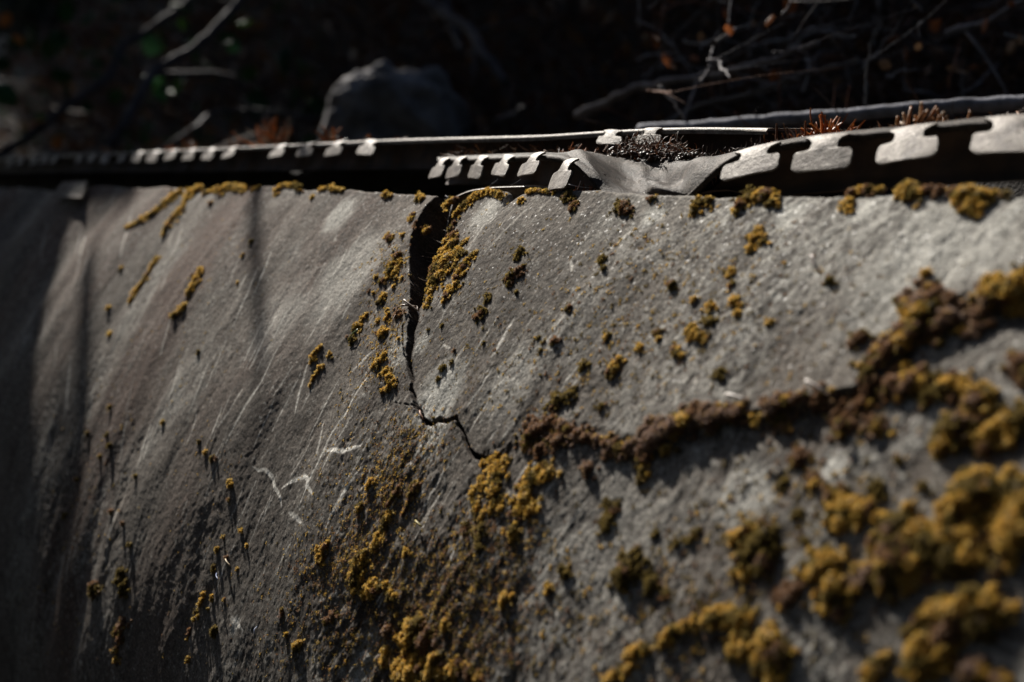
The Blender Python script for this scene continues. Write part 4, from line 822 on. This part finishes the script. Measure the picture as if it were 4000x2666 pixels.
for _ in range(500):
    x = rs.uniform(2350, 2760); p = pu(x, 626, rs.uniform(.523, .55)) + UP * rs.uniform(-.006, .004); v_ = ICV1 * rs.uniform(.0006, .0022) * rs.uniform(.6, 1.3, (len(ICV1), 1)); mb.add(v_ + p, ICF1, [(.05, .03, .02), (.09, .05, .03), (.04, .028, .02)][rs.integers(3)])
o = mb.build('plant_litter', NEEDLE); o['kind'] = 'stuff'; o['label'] = 'brown curled plant litter heaped on the rail flange behind the fold'; o['category'] = 'litter'
# brown litter bed the debris lies on
mb = MB(); tb = np.linspace(-.3, 1.2, 160); rowsb = []
for k, u in enumerate(np.linspace(.53, .64, 14)):
    hgt = -0.022 + .012 * fbm(tb * 25, tb * 0 + k * .35, 9, 4); rowsb.append(np.stack([tuv(t, u, h) for t, h in zip(tb, hgt)]))
mb.add(np.array(rowsb).reshape(-1, 3), gridfaces(14, 160)); lb = mb.build('litter_bed', SOIL); lb['kind'] = 'stuff'; lb['label'] = 'dark crumbly bed of rotted litter between the rails'; lb['category'] = 'litter'
def curl_tuft(cx, cy, u, n, L, pal, label, rad=.0006, up=.5, sx=12):
    mb = MB(); pts = [pu(cx + rs.normal(0, sx), cy, u + rs.uniform(-.004, .004)) - UP * .002 for _ in range(n)]; litter(mb, pts, L, rad, pal, rs, up, 1.1)
    return tag(mb.build('dry_plant_tuft', NEEDLE, None, True, origin=pts[0]), label, 'dry plant', 'dry plant tufts on the rails')
curl_tuft(2245, 606, .53, 40, (.004, .011), ORA, 'bright orange dry curls on the rail just left of the fold', sx=22)
curl_tuft(3230, 545, .56, 60, (.008, .02), ORA, 'orange curled stems behind the second big tooth', .0008, sx=40)
curl_tuft(3120, 556, .55, 30, (.006, .014), ORA + BR, 'rust coloured curls behind the first big tooth', .0007, sx=30)
curl_tuft(2280, 765, .472, 30, (.004, .009), ORA + BR, 'brown curls caught between rim and rail left of the fold', sx=16)
curl_tuft(2345, 765, .470, 18, (.004, .008), ORA, 'orange curls caught under the tip of the fold', sx=10)
for (x, y, n, L, pal, lb_) in [(1060, 575, 60, (.012, .034), ORA + BR, 'tallest dry orange plant standing on the far rail'), (1285, 563, 26, (.008, .022), ORA + BR, 'dry orange sprig on the far rail beside the boulder'), (410, 602, 24, (.008, .018), ORA + BR, 'low dry orange tuft on the far rail at far left'),
        (740, 590, 24, (.008, .018), BR, 'brown dry tuft on the far rail, left of the tall plant'), (665, 593, 14, (.006, .012), ORA, 'small orange dry curl on the far rail, left of the brown tuft'), (920, 582, 20, (.006, .015), BR, 'low brown dry tuft on the far rail under the tall plant'), (1440, 556, 20, (.004, .010), BR + ORA, 'small brown dry tuft on the far rail right of the boulder sprig'), (1560, 552, 26, (.003, .008), BR, 'faint brown dry tuft on the far rail above its last teeth')]:
    curl_tuft(x, y, .575, n, L, pal, lb_, .0011, .7, 24 if n > 40 else 11)
# upright tan stubble on the right rail
mb = MB(); c0 = pu(3640, 500, .52)
for i, (x0, x1, y1) in enumerate([(3520, 3508, 455), (3535, 3530, 440), (3548, 3560, 418), (3556, 3575, 450), (3570, 3600, 400), (3580, 3612, 435), (3590, 3600, 408), (3600, 3625, 430), (3605, 3660, 415), (3620, 3662, 425), (3640, 3688, 437), (3650, 3670, 455), (3670, 3700, 455), (3690, 3705, 470), (3760, 3792, 432), (3770, 3800, 470), (3540, 3520, 480), (3600, 3570, 470), (3630, 3645, 462)]):
    a = pu(x0, 512, .53); b = pu(x1, y1, .53 + .004 * math.sin(i)); m = (a + b) / 2 + PX * .002 * math.sin(i * 2.3) + AX * .002 * math.cos(i)
    mb.tube(smoothline([a, m, b], 8), np.linspace(.0009, .0007, 8), 6, np.array([(0.42, 0.22, 0.10), (0.5, 0.33, 0.2), (0.36, 0.16, 0.06)][i % 3]))
tag(mb.build('stubble_tuft', NEEDLE, None, True, origin=c0), 'tuft of stiff tan stems standing on the right rail before the pole', 'dry plant')
# loose needles on the wall and rail
def needle(a, b, r, c, label, la=.002, lb=.002, name='pine_needle', grp='loose needles and fibres'):
    def P(q, l): t, wv, Z = hit(*q); return surf(np.array(t), np.array(wv)) + nrm(np.array(wv)) * (max(-.002, float(relief(t, max(wv, 0))[0])) + l)
    p, q = P(a, la), P(b, lb); m = (p + q) / 2 + nrm(np.array(.1)) * .0012; mb = MB(); mb.tube(smoothline([p, m, q], 7), r, 5, c)
    tag(mb.build(name, NEEDLE, None, True, origin=p), label, 'needle', grp)
needle((1362, 1332), (1402, 1288), .0004, (0.10, 0.16, 0.03), 'green needle lying across the ochre tuft left of the crack')
needle((1632, 2038), (1658, 2062), .0006, (0.42, 0.33, 0.08), 'yellow needle low in the middle on smooth stone')
needle((886, 2186), (903, 2212), .0005, (0.55, 0.42, 0.25), 'pale needle beside the orange pin tuft low left')
needle((846, 2240), (868, 2268), .0003, (0.25, 0.3, 0.5), 'bluish hair low on the left face', .001, .004)
needle((1600, 1190), (1632, 1215), .0006, (0.34, 0.26, 0.2), 'pale curled stem across the top of the narrow crack, upper', .003, .001)
needle((1590, 1210), (1628, 1200), .0006, (0.24, 0.16, 0.11), 'brown stem across the top of the narrow crack', .003, .002)
needle((1628, 1198), (1634, 1250), .0005, (0.5, 0.42, 0.36), 'pale curled stem hanging into the narrow crack', .002, -.002)
needle((1558, 1238), (1548, 1290), .0003, (0.25, 0.13, 0.07), 'thin brown hair below the brown star tuft')
needle((1640, 1605), (1655, 1640), .0005, (0.4, 0.2, 0.12), 'rusty stem at the lower end of the narrow crack')
needle((3205, 1040), (3225, 1095), .0006, (0.5, 0.42, 0.38), 'pale fibre above the dark dot on the far right face', .006, .002)
needle((2890, 1585), (2960, 1605), .0008, (0.75, 0.68, 0.62), 'shiny pale stalk lying on the ledge moss, left of two', .007, .006)
needle((3205, 1540), (3260, 1568), .0008, (0.78, 0.70, 0.64), 'shiny pale stalk lying on the ledge moss, right of two', .007, .007)
needle((1008, 2450), (1012, 2480), .0003, (0.3, 0.35, 0.5), 'fine pale hair on the rough stone low left', .001, .003)
def thread(a, b, label, r=.00012, c=None):
    p, q = pu(*a), pu(*b); mb = MB(); m = (p + q) / 2 - UP * .0006; mb.tube(smoothline([p, m, q], 6), r, 4)
    tag(mb.build('spider_thread', SILK, None, True, origin=p), label, 'spider thread', 'spider threads at the bent rail')
thread((2055, 655, .478), (2098, 628, .475), 'yellowish thread between the small teeth', .0003)
thread((2210, 718, .470), (2310, 735, .468), 'spider thread under the last small tooth'); thread((2255, 740, .468), (2268, 707, .468), 'short bright fibre at the foot of the last small tooth', .00028)
thread((1990, 725, .480), (2035, 700, .478), 'spider thread slanting under the small teeth'); thread((1905, 730, .488), (1945, 700, .485), 'spider thread left under the small teeth')
thread((2280, 690, .468), (2300, 660, .468), 'spider thread in the mouth of the fold'); thread((1740, 765, .483), (1795, 785, .480), 'spider thread across the hoop')

# ------------------------------------------------------------------ the dark wood behind
def vis(x, y, Z): return EYE + ray(x, y) * Z
def boulder(name, c, r, label, sd, colr=(0.10, 0.10, 0.105), sq=(1, 1, 1)):
    v, f = ico(5); v = v * (1 + 0.5 * fbm(v[:, 0] * 1.3 + sd, v[:, 1] * 1.3 + v[:, 2] * 1.7, sd, 4)[:, None]) ; v = v * (1 + .10 * fbm(v[:, 0] * 5, v[:, 1] * 5 + v[:, 2] * 4, sd + 8, 4)[:, None])
    v = v * r * np.array(sq); me = mesh_np(name, v, f, np.clip(np.array(colr)[None] * (1 + .5 * fbm(v[:, 0] * 12, v[:, 1] * 12 + v[:, 2] * 9, sd + 3, 4)[:, None]), .01, 1))
    o = link(name, me, ROCK); o.location = c; return tag(o, label, 'boulder')
boulder('boulder', vis(1510, 500, 2.6), 0.108, 'grey rounded boulder standing behind the far rail, left of centre', 4, (0.15, 0.14, 0.142), (1.05, .8, 1.05))
def branch(pts, r0, r1, label, colr=(0.12, 0.10, 0.10), name='dead_branch', grp=None, jit=.004, sd=0, side=0):
    P = smoothline([vis(*p) for p in pts], 14 * len(pts), jit, sd); mb = MB(); n = len(P); rr = np.linspace(r0, r1, n) * (1 + .18 * fbm(np.arange(n) * .5, np.arange(n) * 0., sd, 3))
    mb.tube(P, rr, 9, colr); rs2 = np.random.default_rng(sd + 1)
    for _ in range(side):
        i = rs2.integers(n // 5, n - 3); d = P[i + 1] - P[i]; d = d / np.linalg.norm(d) + rs2.normal(0, .6, 3); mb.tube(curve3(P[i], d, rs2.uniform(.05, .16), rs2.uniform(-.5, .5), 7, rs2), np.linspace(rr[i] * .5, rr[i] * .2, 7), 5, colr)
    return tag(mb.build(name, WOOD, None, True, origin=P[0]), label, 'branch', grp)
BC = (0.055, 0.048, 0.052)
BC2 = BC
branch([(-60, 640, 3.0), (100, 540, 3.0), (290, 400, 3.05), (420, 310, 3.1), (470, 190, 3.15), (620, 90, 3.2), (800, -40, 3.3)], .010, .007, 'long bare branch rising from the far left rail end to the top, left one', BC, sd=11, side=3)
branch([(400, 620, 2.7), (480, 500, 2.7), (570, 330, 2.75), (600, 280, 2.8), (760, 190, 2.85), (860, 90, 2.9), (980, -60, 3.0)], .011, .007, 'long bare branch bending right up to the top, beside the left one', BC, sd=12, side=3)
branch([(600, 285, 2.79), (700, 295, 2.85), (830, 285, 2.9), (920, 300, 2.95), (940, 380, 3.0), (1000, 440, 3.0)], .008, .004, 'thin side branch running level right from the bend of the bare branch', BC, sd=13)
branch([(640, 590, 2.9), (760, 500, 2.9), (820, 440, 3.0), (1020, 430, 3.0), (1240, 470, 3.0)], .006, .004, 'thin arched twig low behind the far rail left of the boulder', BC, sd=14)
branch([(1600, -60, 2.8), (1720, 40, 2.7), (1830, 110, 2.6), (1900, 220, 2.5), (1980, 330, 2.45)], .011, .008, 'slanting bare branch right above the boulder', BC, sd=15, side=2)
branch([(1730, -30, 2.75), (1770, 120, 2.7), (1800, 200, 2.6)], .009, .006, 'short dark stem beside the slanting branch', BC, sd=16)
branch([(1950, 470, 2.3), (2010, 450, 2.25), (2050, 425, 2.2)], .007, .005, 'short stick right of the grey boulder, under the slanting branch', BC, sd=17)
branch([(2250, 445, 1.75), (2360, 405, 1.72), (2480, 345, 1.68), (2620, 320, 1.62), (2780, 295, 1.58), (3000, 240, 1.5), (3200, 170, 1.45)], .0055, .003, 'long thin dead stick rising to the right over the thicket', (0.2, 0.17, 0.16), sd=18, side=4)
branch([(2500, 505, 1.32), (2800, 495, 1.27), (3000, 475, 1.24), (3300, 450, 1.2), (3600, 425, 1.16), (3850, 410, 1.14), (4200, 395, 1.1), (4900, 340, 1.02)], .0058, .0062, 'smooth grey pole lying level behind the right rail', (0.22, 0.22, 0.25), 'fallen_pole', jit=.0015, sd=19)
branch([(2500, 560, 1.6), (2700, 420, 1.6), (2900, 380, 1.55), (3100, 300, 1.5), (3350, 230, 1.45)], .0035, .002, 'slim stick low in the thicket behind the fold', (0.15, 0.13, 0.12), sd=20, side=4)
branch([(3700, 130, 1.5), (3850, 90, 1.45), (4050, -20, 1.4)], .0045, .003, 'bare stick in the upper right corner', (0.16, 0.14, 0.14), sd=22, side=2)
TG = 'dead twigs of the thicket behind the right rail'
rt = np.random.default_rng(33)
for k in range(70):                                  # thicket of thin twigs, each its own
    x = rt.uniform(2450, 4050); y = rt.uniform(-20, 430) ; Z = rt.uniform(1.25, 1.9); ang = rt.normal(0.35, .7) if rt.random() < .6 else rt.uniform(-1.7, 1.7); L = rt.uniform(60, 260)
    p2 = (x + L * math.cos(ang), y - L * math.sin(ang), Z + rt.normal(0, .05)); mid_ = ((x + p2[0]) / 2 + rt.normal(0, 18), (y + p2[1]) / 2 + rt.normal(0, 18), Z)
    cc = [(0.16, 0.14, 0.14), (0.22, 0.20, 0.20), (0.18, 0.08, 0.045), (0.30, 0.28, 0.27)][rt.integers(4)]
    branch([(x, y, Z), mid_, p2], rt.uniform(.0009, .0020), .0005, 'thin dead twig in the tangled thicket behind the right rail', cc, 'dead_twig', TG, .003, 600 + k, int(rt.integers(0, 3)))
# withered leaves caught in the thicket and green leaves at far left
def leaf(p, s, c, label, grp, rs, name='leaf'):
    d = rs.normal(size=3); d /= np.linalg.norm(d); e = np.cross(d, rs.normal(size=3)); e /= np.linalg.norm(e); nn = np.cross(d, e); rows = []
    for k in range(7):
        a = k / 6; wd = .42 * math.sin(math.pi * min(1, a * .92 + .06)); cur = nn * .25 * (a - .5) ** 2; rows.append([p + s * (d * (a - .5) + e * wd * q + cur + nn * .12 * q * q) for q in (-1, -.5, 0, .5, 1)])
    mb = MB(); mb.add(np.array(rows).reshape(-1, 3), gridfaces(7, 5), c); tag(mb.build(name, LEAF, None, True, origin=p), label, 'leaf', grp)
for k in range(34):
    leaf(vis(rt.uniform(2550, 4000), rt.uniform(0, 330), rt.uniform(1.3, 1.8)), rt.uniform(.008, .02), [(0.28, 0.09, 0.03), (0.18, 0.07, 0.03), (0.36, 0.20, 0.10)][k % 3], 'small withered brown leaf hanging in the dark thicket at upper right', 'withered leaves in the thicket', rt, 'withered_leaf')
for k in range(46):
    leaf(vis(rt.uniform(0, 1250), rt.uniform(-10, 420), rt.uniform(2.9, 3.6)), rt.uniform(.03, .07), [(0.012, 0.045, 0.012), (0.01, 0.03, 0.012), (0.02, 0.045, 0.01)][k % 3], 'dim green leaf in the dark wood at upper left', 'green leaves in the dark at upper left', rt, 'green_leaf')
for k, (x, y) in enumerate([(25, 80), (78, 150), (230, 560), (160, 470)]):
    leaf(vis(x, y, 3.0), .035, (0.35, 0.12, 0.03), 'dim orange leaf in the dark wood at far left', 'orange leaves at far left', rt, 'withered_leaf')

mb = MB(); ru = np.random.default_rng(77)
for _ in range(8500):
    x = ru.uniform(-300, 4300); y = ru.uniform(-150, 600); d = ray(x, y); zz = np.linspace(1.0, 9, 200); p = d[None] * zz[:, None]; tq = p @ AX; uq = p @ PX; under = p[:, 2] < terrain(tq, uq) + .01
    if not under.any(): continue
    Z = zz[int(np.argmax(under))]; P = EYE + d * Z * ru.uniform(.9, 1.0); sc_ = Z / 2.2
    if ru.random() < .5:
        dd = ru.normal(size=3); dd[2] = abs(dd[2]) * .7; mb.tube(curve3(P, dd, ru.uniform(.03, .13) * sc_, ru.uniform(-.6, .6), 5, ru), np.linspace(.0016, .0006, 5) * sc_, 4, np.array([(.10, .08, .075), (.14, .09, .07), (.11, .045, .028), (.06, .035, .025)][ru.integers(4)]), False)
    else:
        dd = ru.normal(size=3); dd /= np.linalg.norm(dd); e = np.cross(dd, ru.normal(size=3)); e /= np.linalg.norm(e); L = ru.uniform(.006, .02) * sc_
        gcol = [(.10, .045, .02), (.06, .03, .016), (.15, .075, .03), (.03, .06, .02) if x < 1300 else (.07, .03, .02)][ru.integers(4)]
        mb.add([P - dd * L, P + e * L * .5, P + dd * L, P - e * L * .5], np.array([[0, 1, 2, 3]]), gcol)
ug = mb.build('undergrowth', LEAF, None); ug['kind'] = 'stuff'; ug['label'] = 'dark tangle of fallen twigs and leaf litter covering the bank'; ug['category'] = 'undergrowth'
# ------------------------------------------------------------------ trees above that throw the shade on the far end
def at(x, y, d): t, wv, Z = hit(x, y); return surf(np.array(t), np.array(wv)) + S * d
Sd = AX - (AX @ S) * S; Sd /= np.linalg.norm(Sd)
A = at(150, 840, 3.0); B = at(165, 2000, 3.0); rt_ = .42; A = A + Sd * rt_; B = B + Sd * rt_; dr = (A - B) / np.linalg.norm(A - B)
path = smoothline([tuv(4.9, -1.5, -.8), tuv(4.6, -1.0, .1), B - dr * .45 + AX * .25, B - dr * .1, B, (A + B) / 2, A, A + dr * 1.0, A + dr * 2.2 + AX * .4], 90, .02, 3)
mb = MB(); q = np.linspace(0, 1, 90); rad = rt_ * (1.15 - .3 * q) ; mb.tube(path, np.where(q > .98, rad * .8, rad), 28, (0.10, 0.07, 0.05))
tr = thing('leaning_tree', 'thick leaning bare tree trunk rooted left of the wall, out over its far end', 'tree', path[0])
mb.v = [v - path[0] for v in mb.v]; mb.build('trunk', WOOD, tr)

# a thin bough over the wall, its twig drawing the soft dark band
A = at(1012, 600, 2.35); B = at(1008, 1240, 2.2); dv = A - B
tw = smoothline([B - dv * .15, B, (A + B) / 2 + PX * .004, A, A + dv * .4 + PX * .05, A + dv * .8 + PX * .3 + UP * .05, A + dv + PX * 1.2 + UP * .25, A + dv + PX * 2.4 + UP * .3], 60, .004, 5)
mb = MB(); mb.tube(tw, np.interp(np.linspace(0, 1, 60), [0, .2, .35, 1], [.006, .0105, .0115, .03]), 8, (0.12, 0.09, 0.07))
tag(mb.build('dead_branch', WOOD, None, True, origin=tw[-1]), 'thin bare bough hanging over the wall from the bank', 'branch')
# evergreens up the slope: their crowns keep the bank in shade
def evergreen(t, u, vlo, vhi, r, label, sd):
    rs2 = np.random.default_rng(sd); z0 = float(terrain(np.array([t]), np.array([u]))[0]); base_ = tuv(t, u, z0)
    tr = thing('evergreen_tree', label, 'tree', base_, 'evergreens on the slope behind')
    mb = MB(); hgt = vhi - z0; n = 24; q = np.linspace(0, 1, n)
    pts = np.stack([.05 * np.sin(q * 5 + sd), .05 * np.cos(q * 4), q * hgt], -1); mb.tube(pts, .17 * (1 - .9 * q) + .01, 12, (0.07, 0.05, 0.038)); mb.build('trunk', WOOD, tr)
    mb = MB(); n = 6500
    h = rs2.random(n); ang = rs2.uniform(0, 2 * np.pi, n); lay = .82 + .18 * np.sin(h * 40 + ang)
    rr = r * np.sqrt(rs2.random(n)) * (1.05 - .35 * h) * lay
    P = np.stack([rr * np.cos(ang), rr * np.sin(ang), vlo - z0 + h * (vhi - vlo) - .25 * rr], -1)
    d = np.stack([np.cos(ang), np.sin(ang), np.full(n, -.3)], -1) + rs2.normal(0, .4, (n, 3)); d /= np.linalg.norm(d, axis=1, keepdims=True)
    e = np.cross(d, rs2.normal(size=(n, 3))); e /= np.linalg.norm(e, axis=1, keepdims=True); L = rs2.uniform(.10, .22, (n, 1)); W = L * .3
    V = np.stack([P - d * L, P + e * W, P + d * L, P - e * W], 1).reshape(-1, 3); F = np.arange(4 * n).reshape(-1, 4)
    c = np.repeat(np.array([[.020, .026, .018]]) * rs2.uniform(.6, 1.4, (n, 1)), 4, 0); mb.add(V, F); mb.c.append(c); mb.build('crown', LEAF, tr, False)
for k, (t, u, a, b, r, lb) in enumerate([(4.6, 2.65, 1.9, 6.0, 1.0, 'nearest evergreen on the slope, low full crown'), (4.3, 4.3, 2.0, 6.5, 1.15, 'second evergreen higher on the slope behind the nearest'), (8.0, 3.2, 1.5, 7.5, 1.25, 'evergreen farther along the slope, lower one'),
        (8.4, 5.6, 2.2, 9, 1.4, 'evergreen farther along the slope, upper one'), (3.2, 3.4, 2.3, 5.5, .9, 'slim evergreen between the two nearest ones'), (12.5, 5.2, 1.0, 9, 1.6, 'farthest evergreen beyond the wall end'), (6.4, 4.6, 2.0, 8.5, 1.3, 'evergreen standing in the middle of the slope'),
        (10.0, 3.3, 0.7, 6.5, 1.15, 'evergreen beyond the wall end with boughs down to the ground'), (11.0, 4.4, 1.0, 8.5, 1.3, 'evergreen next to the one with low boughs'), (14, 3.9, .6, 8, 1.4, 'distant evergreen at the foot of the slope'),
        (-2.5, -3.0, -.5, 9, 1.9, 'added unseen evergreen at the near end in front of the wall'), (0, -4.2, -.5, 10, 2.0, 'added unseen broad evergreen standing straight across from the wall'), (2.4, -3.2, -.5, 9, 1.7, 'added unseen evergreen across from the far part of the wall'), (4.6, -4.0, -.5, 10, 1.9, 'added unseen evergreen across from the wall end'),  # these last two rows: unseen trees added to cut sky light on the wall
        (-3.2, -.2, -.5, 8, 1.6, 'added unseen evergreen at the near end, in line with the wall'), (-3.6, 2.6, .5, 9, 1.8, 'added unseen evergreen on the bank beyond the near end'), (1.2, -5.6, 2, 13, 2.4, 'added unseen tall evergreen in the second row across from the wall'), (-1.2, -5.4, 1.5, 12, 2.2, 'second added unseen tall evergreen across from the near end')]):
    evergreen(t, u, a, b, r, lb, 900 + k)

lb2 = smoothline([A0 for A0 in (path[60], at(40, 800, 3.0), at(250, 768, 2.9), at(420, 748, 2.8), at(520, 732, 2.75))], 50, .006, 9)  # limb added out of view to cast shade along the far left rim
mb = MB(); mb.tube(lb2 - path[0], np.interp(np.linspace(0, 1, 50), [0, .4, 1], [.06, .035, .012]), 8, (0.10, 0.08, 0.06)); mb.build('limb', WOOD, bpy.data.objects['leaning_tree'])

lb3 = smoothline([path[24], at(215, 2500, 2.9), at(300, 1900, 2.9), at(345, 1450, 2.9), at(350, 1020, 2.85)], 50, .006, 12)
mb = MB(); mb.tube(lb3 - path[0], np.interp(np.linspace(0, 1, 50), [0, .3, 1], [.07, .03, .010]), 8, (0.10, 0.08, 0.06)); mb.build('limb', WOOD, bpy.data.objects['leaning_tree'])
